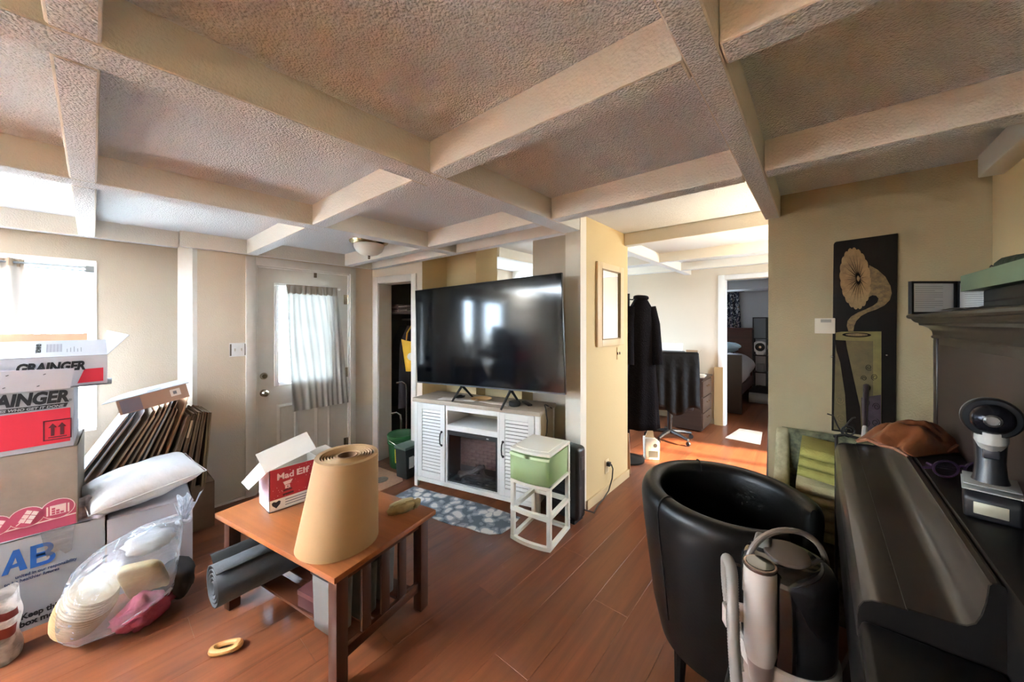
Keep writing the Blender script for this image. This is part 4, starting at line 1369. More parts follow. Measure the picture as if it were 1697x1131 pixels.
# flattened cartons leaning behind
hb = carton('low_carton', 'low brown cardboard box under the flattened cartons', (0.02, 3.44, 0), 0, 0.44, 0.33, 0.335, M_KRAFT)
sheets = [
    # x base, y0, lean deg, height, depth, colour, thick, label
    (-0.20, 3.43, 33, 0.62, 0.36, M_WBOX, 'widest white flattened box, leftmost of the leaning row'),
    (-0.155, 3.45, 32, 0.60, 0.32, mat('pale_blue_board', '#c3c8d2', 0.7), 'pale bluish flattened box second in the leaning row'),
    (-0.10, 3.16, 31, 0.58, 0.50, mat('pale_grey_board', '#c6c6cb', 0.7), 'pale grey flattened box with a small white tag'),
    (-0.045, 3.20, 30, 0.56, 0.40, M_TANBOX, 'taupe flattened box just right of the pale grey one'),
    (-0.005, 3.16, 29, 0.57, 0.42, M_KRAFT, 'kraft flattened box fifth in the leaning row'),
    (0.035, 3.19, 28, 0.58, 0.40, M_TANBOX, 'taupe flattened box sixth in the leaning row'),
    (0.075, 3.15, 27, 0.585, 0.45, M_KRAFT, 'kraft flattened box seventh in the leaning row'),
    (0.11, 3.19, 26, 0.59, 0.40, M_WBOX, 'white-edged flattened box in the middle of the leaning row'),
    (0.15, 3.16, 25, 0.58, 0.45, M_KRAFT_D, 'dark brown flattened box behind the torn kraft one'),
    (0.19, 3.12, 24, 0.50, 0.40, M_KRAFT, 'shorter torn kraft flattened box in the leaning row'),
    (0.245, 3.08, 23, 0.60, 0.50, mat('light_kraft_board', '#c09a78', 0.8), 'light kraft flattened box with a bright inner face'),
]
for k_, (x, y0, ang, h, d, m_, lb) in enumerate(sheets):
    y0 = max(y0, 3.43)
    h += 0.05
    d = min(d, 0.33)
    ang = (31, 30, 29, 28, 26.5, 25, 23.5, 22, 20.5, 19, 17)[k_]
    t_ = thing('flattened_carton', lb, 'flattened box', (x, y0, 0.3375), 0, 'flattened boxes leaning by the window', rot=(0, R(ang), R(random.uniform(-0.6, 0.6))))
    hh = h
    MB().box(0, 0.006, 0, d, 0, hh).obj('board', m_, t_, smooth=False)
    MB().box(0.0065, 0.0125, 0.01, d - 0.006, 0.004, hh - random.uniform(0.004, 0.02)).obj('inner_board', M_KRAFT, t_, smooth=False)
    MB().prism([(0.0, hh + 0.0005), (d, hh + 0.0005), (d - 0.01, hh + 0.055), (0.012, hh + 0.04 + random.uniform(0, 0.02))], 0.0015, 0.0045, 'x').obj('flap', m_, t_, smooth=False)
    if 'tag' in lb:
        MB().box(-0.001, 0.0, 0.06, 0.11, hh - 0.10, hh - 0.085).obj('paper_tag', M_BRIGHT, t_, smooth=False)
upr = [
    (0.300, 3.37, 14.5, 0.55, 0.30, M_KRAFT_D, 'dark brown flattened box, first of the upright ones'),
    (0.350, 3.37, 12, 0.55, 0.32, mat('walnut_board', '#5b4632', 0.9), 'dark flattened box with a pale label strip'),
    (0.400, 3.37, 9.5, 0.55, 0.34, M_KRAFT_D, 'dark brown flattened box third of the upright ones'),
    (0.450, 3.37, 7, 0.545, 0.34, mat('umber_board', '#66503a', 0.9), 'umber flattened box next to the last upright one'),
    (0.508, 3.37, 4, 0.53, 0.34, mat('olive_board', '#6e5a3e', 0.9), 'olive brown flattened box nearest the front door wall'),
]
for x, y0, ang, h, d, m_, lb in upr:
    t_ = thing('flattened_carton', lb, 'flattened box', (x, y0, 0.3375), 0, 'flattened boxes leaning by the window', rot=(0, R(ang), R(2)))
    MB().box(0, 0.009, 0, d, 0, h).obj('board', m_, t_, smooth=False)
    MB().box(0.0095, 0.016, 0.008, d - 0.01, 0.0, h - 0.012).obj('inner_board', M_KRAFT_D, t_, smooth=False)
    MB().box(0.0165, 0.024, 0.004, d - 0.02, 0.0, h - 0.004).obj('inner_board', m_, t_, smooth=False)
    if 'label' in lb:
        MB().box(-0.001, 0.0, 0.01, 0.03, h - 0.17, h - 0.05).box(0.0, 0.012, -0.0012, 0.0, h - 0.17, h - 0.05).obj('label_strip', mat('pale_kraft', '#b49a80', 0.8), t_, smooth=False, merge=False)
# floor support for the upright boards: a second low carton
carton('narrow_carton', 'narrow brown cardboard box under the upright flattened boards', (0.465, 3.44, 0), 0, 0.13, 0.30, 0.335, M_KRAFT_D)

# brown carton lying on top of the leaning row
b6 = carton('lying_carton', 'brown cardboard box with a white overhanging lid lying on the flattened boxes', (0.108, 3.15, 0.967), R(-3), 0.315, 0.235, 0.088, mat('rosy_kraft_board', '#a68672', 0.85), top=False)
b6.rotation_euler = (0, R(-12.5), R(-3))
MB().prism([(-0.055, 0.0), (0.012, 0.0), (0.33, -0.006), (0.315, 0.255), (0.05, 0.255), (-0.02, 0.17)], 0.0885, 0.0925, 'z').obj('lid', M_WBOX, b6, smooth=False)
MB().prism([(0.12, 0.03), (0.25, 0.022), (0.25, 0.075), (0.12, 0.08)], 0.0926, 0.0932, 'z').obj('lid_label', M_BRIGHT, b6, smooth=False)
for j in range(4):
    MB().box(0.135, 0.20 + 0.01 * (j % 2), 0.035 + 0.01 * j, 0.039 + 0.01 * j, 0.0933, 0.0937).obj('label_line', M_GREYINK, b6, smooth=False)
ink('grey_sticker', [[(0.012, 0.004), (0.10, 0.004), (0.10, 0.084), (0.012, 0.084)]], mat('grey_sticker', '#7d7480', 0.7), b6)
ink('white_sticker', [[(0.232, 0.030), (0.280, 0.030), (0.280, 0.074), (0.232, 0.074)]], mat('white_sticker', '#d9cfc8', 0.6), b6)
ink('sticker_print', [[(0.245, 0.042), (0.262, 0.042), (0.262, 0.062), (0.245, 0.062)]], M_GREYINK, b6, -0.0022)

# ------------------------------------------------------------------ clear bag of bedding on the floor
M_BAG = film('clear_bag', '#dfe6ee', 0.2, 0.2)
bag = thing('clear_plastic_bag', 'large clear plastic bag of bedding tied in a knot on the floor', 'bag', (0.155, 2.665, 0.0), R(0))
CX, CY, CZ = 0.155, 2.675, 0.0
ax0 = Vector((0.09, -0.05, 0))
KNOT = Vector((0.335, 2.73, 0.40))


def bagf(u, v):
    """u around the long axis, v from the low left end to the knot"""
    P0 = Vector((-0.10, 2.70, 0.175))
    P1 = Vector((0.12, 2.66, 0.225))
    P2 = Vector((0.31, 2.69, 0.25))
    pts = [(0.0, P0, 0.0, 0.0), (0.10, P0.lerp(P1, 0.10), 0.15, 0.14), (0.28, P0.lerp(P1, 0.4), 0.215, 0.19), (0.5, P1, 0.235, 0.225), (0.68, P1.lerp(P2, 0.5), 0.225, 0.215), (0.84, P2, 0.185, 0.20), (0.92, P2.lerp(KNOT, 0.6), 0.07, 0.075), (1.0, KNOT, 0.018, 0.02)]
    for k in range(len(pts) - 1):
        if v <= pts[k + 1][0] + 1e-9:
            a, b_ = pts[k], pts[k + 1]
            t = (v - a[0]) / (b_[0] - a[0])
            break
    c = a[1].lerp(b_[1], t)
    ts = t * t * (3 - 2 * t) if k else math.sqrt(max(t, 0))
    r1 = a[2] + (b_[2] - a[2]) * (ts if k == 0 else t)
    r2 = a[3] + (b_[3] - a[3]) * (ts if k == 0 else t)
    an = u * 2 * PI
    wr = 1 + 0.05 * noise((math.cos(an) * 2.5, math.sin(an) * 2.5, v * 5)) + 0.05 * math.sin(an * 9 + 3 * v) * max(0, v - 0.5)
    sx = Vector((-0.18, -0.98, 0)).normalized()
    p = c + sx * (math.cos(an) * r1 * wr) + Vector((0.06, 0, 1)).normalized() * (math.sin(an) * r2 * wr)
    if p.z < 0.006:
        p.z = 0.006 + 0.004 * abs(noise((p.x * 9, p.y * 9, 0)))
    return (p.x - CX, p.y - CY + 0.01, p.z)


subsurf(MB().grid(bagf, 36, 30, cu=True).obj('film_body', M_BAG, bag, angle=180), 1)
def earf(u, v, s=1):
    an = u * PI
    spread = 0.02 + 0.075 * v
    k = KNOT - Vector((CX, CY - 0.01, 0))
    fold = 0.018 * math.sin(u * 26) * v + 0.012 * math.sin(u * 13 + 2 * v)
    return (k.x + s * spread * (u - 0.35) * 1.3 + 0.012 * v, k.y + fold - 0.02 * v, k.z + 0.125 * v * (1 + 0.25 * math.sin(u * 7 + s)))
kn = MB().grid(lambda u, v: earf(u, v, 1), 26, 8)
kn.grid(lambda u, v: earf(u, v, -0.7), 22, 7)
kn.obj('knotted_neck', film('bag_neck_film', '#e2e8ef', 0.62, 0.3), bag, angle=180)
kk = KNOT - Vector((CX, CY - 0.01, 0))
MB().tube([kk + Vector((0.026 * math.cos(a), 0.02 * math.sin(a), 0.006 * math.sin(2 * a))) for a in [i * PI / 5 for i in range(10)]], 0.011, 8, closed=True).obj('knot', film('bag_knot_film', '#e2e8ef', 0.75, 0.3), bag)

# what lies inside the bag
st_ = thing('ribbed_stack', 'stack of beige ribbed sheets at the left end inside the clear bag', 'stack', (-0.02, 2.665, 0.165), 0, rot=(R(8), R(24), R(-12)))
M_BEI = mat('beige_pulp', '#967a52', 0.85)
M_CRE = mat('cream_pulp', '#b5a88e', 0.85)
for k in range(15):
    z = -0.085 + k * 0.0115
    r = 0.085 + 0.022 * math.sin((k + 1) / 16 * PI)
    MB().lathe([(0, z), (r, z + 0.001), (r + 0.003, z + 0.006), (r, z + 0.0095), (0, z + 0.0095)], 24, sx=0.95, sy=1.2).obj('sheet', M_CRE if k > 8 else M_BEI, st_)
fs = thing('foam_slab', 'cream rounded foam slab slanting through the clear bag', 'cushion', (0.175, 2.585, 0.215), 0, rot=(R(-58), R(0), R(-24)))
def slab(u, v):
    a = u * 2 * PI
    x = math.copysign(abs(math.cos(a)) ** 0.4, math.cos(a))
    y = math.copysign(abs(math.sin(a)) ** 0.4, math.sin(a))
    e = math.sin(v * PI) ** 0.35 if 0 < v < 1 else 0.0
    return (x * 0.085 * (0.86 + 0.14 * e), y * 0.155 * (0.92 + 0.08 * e), -0.02 + 0.04 * v)
sb = MB().grid(slab, 40, 7, cu=True)
n0 = len(sb.v)
sb.f.append(tuple(i * 7 for i in range(40)))
sb.f.append(tuple(i * 7 + 6 for i in range(39, -1, -1)))
sb.obj('foam', mat('cream_foam', '#b5a987', 0.9, vary=('#a59a78', 10, 0.6)), fs, angle=60)


def lump(name, label, cat, loc, rot, sx, sy, sz, m, amp=0.2, f=2.0, seed=0, n=28):
    b = MB()
    def lf(u, v):
        th, ph = u * 2 * PI, (v - .5) * PI
        d = Vector((math.cos(ph) * math.cos(th), math.cos(ph) * math.sin(th), math.sin(ph)))
        k = 1 + amp * noise(d * f + Vector((seed, seed, seed))) + amp * 0.5 * noise(d * f * 3 + Vector((seed, 3, 1)))
        return (d.x * sx * k, d.y * sy * k, max(d.z * sz * k, -sz * 0.92))
    b.grid(lf, n, n // 2, cu=True)
    o = b.obj(name, m, None, loc, rot, angle=180)
    return tag(o, label, cat)


lump('pink_cloth', 'crumpled raspberry pink cloth low inside the clear bag', 'cloth', (0.165, 2.56, 0.085), (0, 0, R(20)), 0.11, 0.07, 0.07, mat('raspberry_cloth', '#8a2244', 0.9, vary=('#a85468', 7, 0.9), bump=(8, 0.8, 0.03)), 0.35, 2.5, 3)
lump('bag_shade_lump', 'dark lump standing in for shade at the right of the clear bag', 'blanket', (0.275, 2.66, 0.125), (0, 0, 0), 0.10, 0.10, 0.10, mat('bag_shade', '#2f2d2c', 0.95), 0.25, 2.0, 5)  # dark lump added for the shadow side of the bag
lump('white_linen', 'crumpled white linen at the top inside the clear bag', 'linen', (0.20, 2.75, 0.335), (0, 0, 0), 0.10, 0.07, 0.055, mat('white_linen', '#c9ccd1', 0.9), 0.3, 2.4, 8)

# white carrier bag at the left edge
cb_ = thing('carrier_bag', 'white plastic carrier bag with dark red print standing before the white box', 'bag', (-0.31, 2.80, 0), R(-8))
def cbf(u, v):
    a = u * 2 * PI
    k = 1 + 0.14 * noise((math.cos(a) * 2, math.sin(a) * 2, v * 4)) - 0.1 * v
    return (0.098 * math.copysign(abs(math.cos(a)) ** 0.7, math.cos(a)) * k, 0.07 * math.copysign(abs(math.sin(a)) ** 0.7, math.sin(a)) * k, 0.004 + 0.30 * v + 0.012 * math.sin(a * 3) * v)
subsurf(MB().grid(cbf, 30, 14, cu=True).obj('film_body', film('white_carrier_film', '#e0dcd6', 0.8, 0.2), cb_, angle=180), 1)
MB().box(-0.07, 0.07, -0.05, 0.05, 0.012, 0.15).obj('contents', mat('maroon_contents', '#5a2a24', 0.8), cb_, bevel=0.02)
for z0, z1 in ((0.20, 0.235), (0.12, 0.165)):
    def prn(u, v, z0=z0, z1=z1):
        x, y, z = cbf(0.77 + 0.2 * u, (z0 + (z1 - z0) * v) / 0.30)
        return (x * 1.04, y * 1.04 - 0.002, z)
    MB().grid(prn, 10, 4).obj('printed_patch', mat('maroon_print', '#7a2c26', 0.6), cb_)

# ------------------------------------------------------------------ side table
M_TABLE = wood('cherry_table', '#7a4425', '#97592f', 0.28, 'X', 3.0, spec=0.5)
M_TABLE_D = wood('cherry_leg', '#32180e', '#472415', 0.35, 'Z', 4.0, spec=0.5)
tbl = thing('mission_end_table', 'reddish brown wooden mission table with slatted ends and lower shelf', 'table', (0.420, 2.430, 0), R(-78.5))
LX, LY, TH_ = 1.0, 0.60, 0.51
MB().box(0, LX, 0, LY, TH_ - 0.028, TH_).obj('tabletop', M_TABLE, tbl, bevel=0.006)
q = 0.055
for x in (0.03, LX - 0.03 - q):
    for y in (0.03, LY - 0.03 - q):
        MB().box(x, x + q, y, y + q, 0, TH_ - 0.028).obj('leg', M_TABLE_D, tbl, bevel=0.004)
M_RAIL = wood('cherry_rail', '#3a1c10', '#4e2817', 0.35, 'X', 4.0)
for y in (0.045, LY - 0.067):
    MB().box(0.085, LX - 0.085, y, y + 0.022, TH_ - 0.075, TH_ - 0.028).obj('apron', M_RAIL, tbl, bevel=0.002)
for x in (0.045, LX - 0.067):
    MB().box(x, x + 0.022, 0.085, LY - 0.085, TH_ - 0.075, TH_ - 0.028).obj('apron', M_RAIL, tbl, bevel=0.002)
    MB().box(x, x + 0.022, 0.085, LY - 0.085, 0.105, 0.15).obj('stretcher', M_RAIL, tbl, bevel=0.002)
    for k in range(3):
        yy = 0.085 + (LY - 0.17) * (k + 1) / 4
        MB().box(x + 0.004, x + 0.018, yy - 0.024, yy + 0.024, 0.15, TH_ - 0.075).obj('end_slat', M_TABLE_D, tbl, bevel=0.002)
for k in range(3):
    yy = 0.11 + k * 0.138
    MB().box(0.067, LX - 0.067, yy, yy + 0.092, 0.135, 0.15).obj('shelf_slat', M_RAIL, tbl, bevel=0.003)


def on_tbl(lx, ly, z=TH_ + 0.0005):
    a = R(-78.5)
    return (0.420 + lx * math.cos(a) - ly * math.sin(a), 2.430 + lx * math.sin(a) + ly * math.cos(a), z)


# grey felt bins and dark red cartons on the lower shelf
M_FELT = mat('grey_felt', '#605c58', 0.95, bump=(200, 0.4, 0.002))
for k, (lx, ly, lb) in enumerate(((0.80, 0.13, 'grey felt folder bin on the table shelf nearest the long open side'), (0.82, 0.25, 'grey felt folder bin in the middle of the table shelf'), (0.80, 0.375, 'grey felt folder bin on the table shelf at the far side'))):
    t_ = thing('felt_bin', lb, 'bin', on_tbl(lx, ly, 0.1505), R(-78.5), 'grey felt bins under the table')
    b = MB()
    def bf(u, v):
        a = u * 2 * PI
        return (0.085 * math.copysign(abs(math.cos(a)) ** 0.3, math.cos(a)) * (0.9 + 0.1 * v), 0.05 * math.copysign(abs(math.sin(a)) ** 0.3, math.sin(a)) * (0.9 + 0.1 * v), 0.002 + 0.245 * v)
    solid(b.grid(bf, 32, 6, cu=True).obj('side', M_FELT, t_), 0.004)
    MB().box(-0.07, 0.07, -0.04, 0.04, 0.001, 0.006).obj('bottom', M_FELT, t_, smooth=False)
    MB().box(-0.088, 0.088, -0.053, 0.053, 0.235, 0.25).obj('dark_rim', mat('dark_felt', '#2c2523', 0.95), t_, bevel=0.004)
for k, (lx, ly, lb) in enumerate(((0.62, 0.17, 'dark red small carton on the table shelf behind the felt bins'), (0.60, 0.34, 'dark red small carton at the far side of the table shelf'))):
    t_ = thing('small_red_carton', lb, 'box', on_tbl(lx, ly, 0.1505), R(-76 + 5 * k), 'dark red cartons under the table')
    MB().box(-0.07, 0.07, -0.05, 0.05, 0, 0.075).obj('body', mat('dark_red_carton', '#3e1614', 0.7), t_, bevel=0.002)
    MB().box(-0.072, 0.072, -0.052, 0.052, 0.055, 0.078).obj('lid', mat('maroon_lid', '#481a17', 0.7), t_, bevel=0.002)

# rolled exercise mat poking out of the long side
rm = thing('rolled_mat', 'grey rolled mat poking out from the shelf of the wooden table', 'mat', (0.372, 2.195, 0.2555), R(4))
M_ROLL = mat('grey_rubber', '#303133', 0.75, bump=(120, 0.4, 0.002))
b = MB()
pr_ = []
for k in range(64):
    a = k / 63 * 2 * PI * 4.2
    r = 0.022 + 0.078 * k / 63
    pr_.append((r * math.cos(a + 0.9), r * math.sin(a + 0.9)))
b.grid(lambda u, v: (0.50 * v, pr_[min(63, int(round(u * 63)))][0], pr_[min(63, int(round(u * 63)))][1]), 64, 2)
solid(b.obj('spiral_sheet', M_ROLL, rm, angle=60), 0.007)
MB().grid(lambda u, v: (0.02 + 0.46 * v, 0.075 + 0.06 * u, 0.062 + 0.028 * math.sin(u * 2.2) + 0.01), 6, 2).obj('loose_end', mat('dark_rubber', '#262422', 0.8), rm)

# beer carton
bc_ = thing('drink_carton', 'open red and white drinks carton with a snowy picture on the table', 'box', (0.607, 2.205, 0.5105), R(0))
M_CARTON = mat('carton_white', '#dbd7cf', 0.55)
w, d, h = 0.248, 0.175, 0.225
MB().box(0, w, 0, 0.003, 0, h).box(0, w, d - 0.003, d, 0, h).box(0, 0.003, 0, d, 0, h).box(w - 0.003, w, 0, d, 0, h).box(0, w, 0, d, 0, 0.003).obj('body', M_CARTON, bc_, smooth=False, merge=False)
M_CRED = mat('carton_red', '#a5202a', 0.5, vary=('#8a1620', 9, 0.6))
ink('red_front', [[(0.003, 0.062), (w, 0.062), (w, h - 0.002), (0.003, h - 0.002)]], M_CRED, bc_)
for k in range(40):
    x, z = 0.01 + 0.245 * random.random(), 0.07 + 0.15 * random.random()
    r = random.uniform(0.0006, 0.0016)
    ink('snow_dot', [[(x - r, z - r), (x + r, z - r), (x + r, z + r), (x - r, z + r)]], M_PALE, bc_, -0.002)
text('Mad', 0.046, M_PALE, bc_, (0.034, -0.0018, 0.163), F, width=0.08, bold=0.0012)
text('Elf', 0.046, M_PALE, bc_, (0.128, -0.0018, 0.163), F, width=0.065, bold=0.0012)
cxp, czp = 0.085, 0.115
ink('glass_print', [[(cxp - 0.022, czp + 0.03), (cxp + 0.026, czp + 0.034), (cxp + 0.014, czp + 0.014), (cxp - 0.014, czp + 0.012)], [(cxp - 0.012, czp - 0.008), (cxp + 0.014, czp - 0.008), (cxp + 0.012, czp + 0.010), (cxp - 0.010, czp + 0.010)]], M_PALE, bc_, -0.0021)
ink('dark_print', [[(cxp - 0.02, czp - 0.022), (cxp + 0.024, czp - 0.020), (cxp + 0.02, czp - 0.012), (cxp - 0.018, czp - 0.013)], [(cxp - 0.022, czp - 0.044), (cxp + 0.03, czp - 0.042), (cxp + 0.03, czp - 0.032), (cxp - 0.022, czp - 0.034)], [(cxp - 0.002, czp - 0.004), (cxp + 0.004, czp - 0.004), (cxp + 0.004, czp + 0.004), (cxp - 0.002, czp + 0.004)]], mat('print_maroon', '#4e1014', 0.6), bc_, -0.0021)
hx, hz = 0.032, 0.035
ink('dark_emblem', [[(hx, hz - 0.02), (hx + 0.018, hz - 0.002), (hx + 0.021, hz + 0.012), (hx + 0.012, hz + 0.017), (hx, hz + 0.012), (hx - 0.012, hz + 0.017), (hx - 0.021, hz + 0.012), (hx - 0.018, hz - 0.002)]], M_INK, bc_)
for k in range(3):
    ink('print_line', [[(0.075, 0.045 - 0.014 * k), (0.20 + 0.02 * (k % 2), 0.045 - 0.014 * k), (0.20 + 0.02 * (k % 2), 0.049 - 0.014 * k), (0.075, 0.049 - 0.014 * k)]], M_GREYINK, bc_)
MB().box(-0.0012, -0.0002, 0.002, d - 0.002, 0.06, h).obj('tinted_side', mat('lilac_print', '#b99bb0', 0.55, vary=('#d9cfd6', 9, 0.8)), bc_, smooth=False)
fl_ = MB().box(0, w * 0.92, 0, 0.098, -0.0012, 0.0012).obj('flap', M_CARTON, bc_, (0.0, d, h), (R(-118), 0, 0), smooth=False)
fl_.rotation_euler = (R(180 - 52), 0, 0)
MB().prism([(0, 0.005), (0, d - 0.005), (-0.115, d - 0.02), (-0.115, 0.02)], -0.0012, 0.0012, 'z').obj('flap', M_CARTON, bc_, (0.0, 0, h), (0, R(-42), 0), smooth=False)
MB().prism([(0, 0.005), (0, d - 0.005), (0.10, d - 0.02), (0.10, 0.02)], -0.0012, 0.0012, 'z').obj('flap', mat('carton_inside', '#9b8d7c', 0.8), bc_, (w, 0, h), (0, R(-8), 0), smooth=False)
tp_ = MB().box(-0.02, w * 0.97, -0.004, 0.118, -0.0012, 0.0012).obj('flap', M_CARTON, bc_, (0.0, 0.004, h), (R(46), R(-14), 0), smooth=False)
for j in range(6):
    MB().box(0.165 + 0.006 * j, 0.168 + 0.006 * j, 0.010, 0.035, -0.0022, -0.0013).obj('barcode_bar', M_INK, tp_, smooth=False)

# kraft paper roll, its outer turn flaring out like a skirt
kr = thing('kraft_paper_roll', 'big roll of brown kraft paper flaring out at the bottom, on the table', 'paper roll', (0.765, 1.70, 0.5105), 0)
M_KP = mat('kraft_paper', '#9c7a50', 0.65, vary=('#8f6e46', 3, 0.5))


def kf(u, v):
    a = u * 2 * PI
    r = 0.176 + (0.137 - 0.176) * v
    rr = r * (1 + 0.012 * math.sin(2 * a + 1) + 0.008 * math.sin(5 * a))
    return (rr * math.cos(a) + 0.022 * v - 0.02 * (1 - v), rr * math.sin(a) + 0.0 * v, 0.001 + 0.383 * v + 0.004 * math.sin(a) * v)


MB().grid(kf, 72, 10, cu=True).obj('outer_turn', M_KP, kr)
b = MB()


def capf(u, v):
    p = kf(u, 1.0)
    a = u * 2 * PI
    q = (0.022 + 0.1185 * math.cos(a), 0.1185 * math.sin(a), 0.3842)
    return tuple(p[i] * (1 - v) + q[i] * v for i in range(3))


b.grid(capf, 72, 3, cu=True)
for k in range(6):
    r0 = 0.113 - k * 0.0125
    b.lathe([(r0, 0.34), (r0 + 0.004, 0.381), (r0 + 0.0075, 0.3835), (r0 + 0.0095, 0.378), (r0 + 0.012, 0.34)], 72, c=(0.022, 0, 0), caps=False)
b.lathe([(0.0385, 0.34), (0.045, 0.379), (0.06, 0.380), (0.06, 0.34)], 72, c=(0.022, 0, 0), caps=False)
b.obj('top_turns', M_KP, kr, merge=False)
b = MB()
ti = 0.0375
n = 32
b.lathe([(0.046, 0.20), (0.046, 0.381), (0.041, 0.382), (0.040, 0.20)], n, c=(0.022, 0, 0), caps=False)
b.obj('core_tube', mat('core_card', '#6f4f32', 0.8), kr, merge=False)
MB().lathe([(0.0, 0.205), (0.05, 0.205)], 24, c=(0.022, 0, 0)).obj('core_floor', M_BLACK, kr)

# cloth bundle on the far corner, tan slotted piece on the floor
gl = thing('tan_cloth_bundle', 'small crumpled tan cloth bundle on the corner of the wooden table', 'cloth', on_tbl(0.862, 0.49), R(-30))
M_TAN = mat('tan_canvas', '#9c8a62', 0.95, vary=('#7e6d49', 12, 0.8), bump=(25, 0.9, 0.01))
def gf(u, v, sx=0.078, sy=0.034, sz=0.03, sd=2):
    th, ph = u * 2 * PI, (v - .5) * PI
    d_ = Vector((math.cos(ph) * math.cos(th), math.cos(ph) * math.sin(th), math.sin(ph)))
    k = 1 + 0.22 * noise(d_ * 3 + Vector((sd, 0, 0))) + 0.1 * noise(d_ * 8)
    return (d_.x * sx * k, d_.y * sy * k, sz * 0.9 + max(d_.z, -0.85) * sz * k + 0.012 * d_.x)
MB().grid(gf, 26, 13, cu=True).obj('bundle', M_TAN, gl, angle=180)
MB().grid(lambda u, v: tuple(Vector(gf(u, v, 0.062, 0.02, 0.012, 6)) + Vector((-0.005, 0.005, 0.04))), 22, 11, cu=True).obj('folded_edge', mat('pale_canvas', '#b5a780', 0.95, bump=(40, 0.8, 0.006)), gl, angle=180)
MB().grid(lambda u, v: tuple(Vector(gf(u, v, 0.026, 0.024, 0.024, 9)) + Vector((0.07, 0.0, 0.012))), 18, 9, cu=True).obj('knot_end', M_TAN, gl, angle=180)
ch = thing('slotted_chew', 'tan oblong piece with a slot lying on the wood floor', 'toy', (0.402, 2.085, 0.0), R(-34))
b = MB()
pts, rr = [], []
for k in range(28):
    a = k / 28 * 2 * PI
    pts.append((0.052 * math.copysign(abs(math.cos(a)) ** 0.85, math.cos(a)), 0.0245 * math.sin(a), 0.0165 + 0.002 * math.cos(a)))
    rr.append(0.0125 + 0.005 * abs(math.cos(a)) ** 3)
b.tube(pts, rr, 10, closed=True)
b.obj('ring', mat('tan_chew', '#b8894e', 0.6, vary=('#a2753e', 20, 0.5)), ch)
# ------------------------------------------------------------------ piano
M_PIANO = wood('piano_ebony', '#221a17', '#2e2420', 0.34, 'X', 4.0, spec=0.5, coat=0.25)
M_PIANO_D = mat('piano_dark', '#120e0c', 0.45, spec=0.2)
pi_ = thing('upright_piano', 'dark brown upright piano with closed curved lid along the right wall', 'piano', (0, 0, 0))
X0, X1 = 0.55, 2.05
lidp = [(-0.055, 0.935), (-0.0545, 0.975), (-0.057, 0.99), (-0.063, 1.002), (-0.074, 1.009), (-0.09, 1.0125), (-0.118, 1.0135), (-0.1182, 1.0165), (-0.150, 1.0185), (-0.172, 1.020), (-0.184, 1.0235), (-0.193, 1.032), (-0.199, 1.048), (-0.2035, 1.07), (-0.2055, 1.088), (-0.2065, 1.100), (-0.209, 1.104), (-0.2165, 1.106), (-0.2215, 1.104), (-0.223, 1.098), (-0.223, 0.935)]
MB().prism(lidp, 0.93, X1 - 0.003, 'x').obj('keyboard_lid', M_PIANO, pi_, angle=28)
for e0, e1 in ((X1 - 0.0025, X1 + 0.010), (0.9255, 0.9298)):
    MB().prism([(p[0] - 0.001, p[1] + 0.0015) for p in lidp[:-1]] + [(-0.224, 0.935)], e0, e1, 'x').obj('lid_end_trim', M_PIANO_D, pi_, angle=28)
MB().box(X0, X1, -0.225, -0.056, 0.71, 0.934).obj('keybed', M_PIANO_D, pi_, bevel=0.006)
MB().box(X0, 0.925, -0.225, -0.058, 0.9345, 0.975).obj('cheek_block', M_PIANO_D, pi_, bevel=0.012, seg=3)
MB().box(X0, X1, -0.332, -0.224, 0.60, 1.113).obj('tool_shelf', M_PIANO_D, pi_, bevel=0.004)
up = MB().box(X0, X1, -0.56, -0.334, 0.0, 1.462)
up.obj('case', M_PIANO, pi_, smooth=False)
MB().box(X1 - 0.045, X1, -0.336, -0.328, 1.114, 1.462).obj('corner_stile', M_PIANO, pi_, bevel=0.003)
MB().box(X0, X1 - 0.045, -0.3345, -0.3325, 1.114, 1.440).obj('upper_panel', wood('piano_panel', '#2c221e', '#3b2e27', 0.45, 'X', 3.0), pi_, smooth=False)
corn = [(-0.334, 1.462), (-0.326, 1.462), (-0.324, 1.468), (-0.328, 1.474), (-0.326, 1.488), (-0.318, 1.500), (-0.306, 1.507), (-0.298, 1.510), (-0.297, 1.518), (-0.289, 1.521), (-0.281, 1.530), (-0.279, 1.534), (-0.272, 1.536), (-0.268, 1.541), (-0.268, 1.547), (-0.272, 1.551), (-0.56, 1.551), (-0.56, 1.462)]
co = MB()
seg = []
for k, (yy, zz) in enumerate(corn):
    seg.append((yy, zz, X1 + max(0.0, yy + 0.334)))
n = len(corn)
vs = [(X0, y_, z_) for y_, z_ in corn] + [(xe, y_, z_) for y_, z_, xe in seg]
co.add(vs, [tuple(range(n)), tuple(range(2 * n - 1, n - 1, -1))] + [(i, (i + 1) % n, (i + 1) % n + n, i + n) for i in range(n)])
co.obj('cornice', M_PIANO, pi_, angle=30)
MB().box(X0, X1, -0.334, -0.205, 0.10, 0.60).box(X0, X1, -0.334, -0.19, 0.0, 0.10).obj('lower_panel', M_PIANO, pi_, bevel=0.004, merge=False)
for x in (X0 + 0.01, X1 - 0.07):
    MB().prism([(-0.062, 0.71), (-0.062, 0.66), (-0.085, 0.55), (-0.105, 0.35), (-0.10, 0.18), (-0.07, 0.08), (-0.07, 0.0), (-0.20, 0.0), (-0.20, 0.71)], x, x + 0.055, 'x').obj('leg', M_PIANO, pi_)

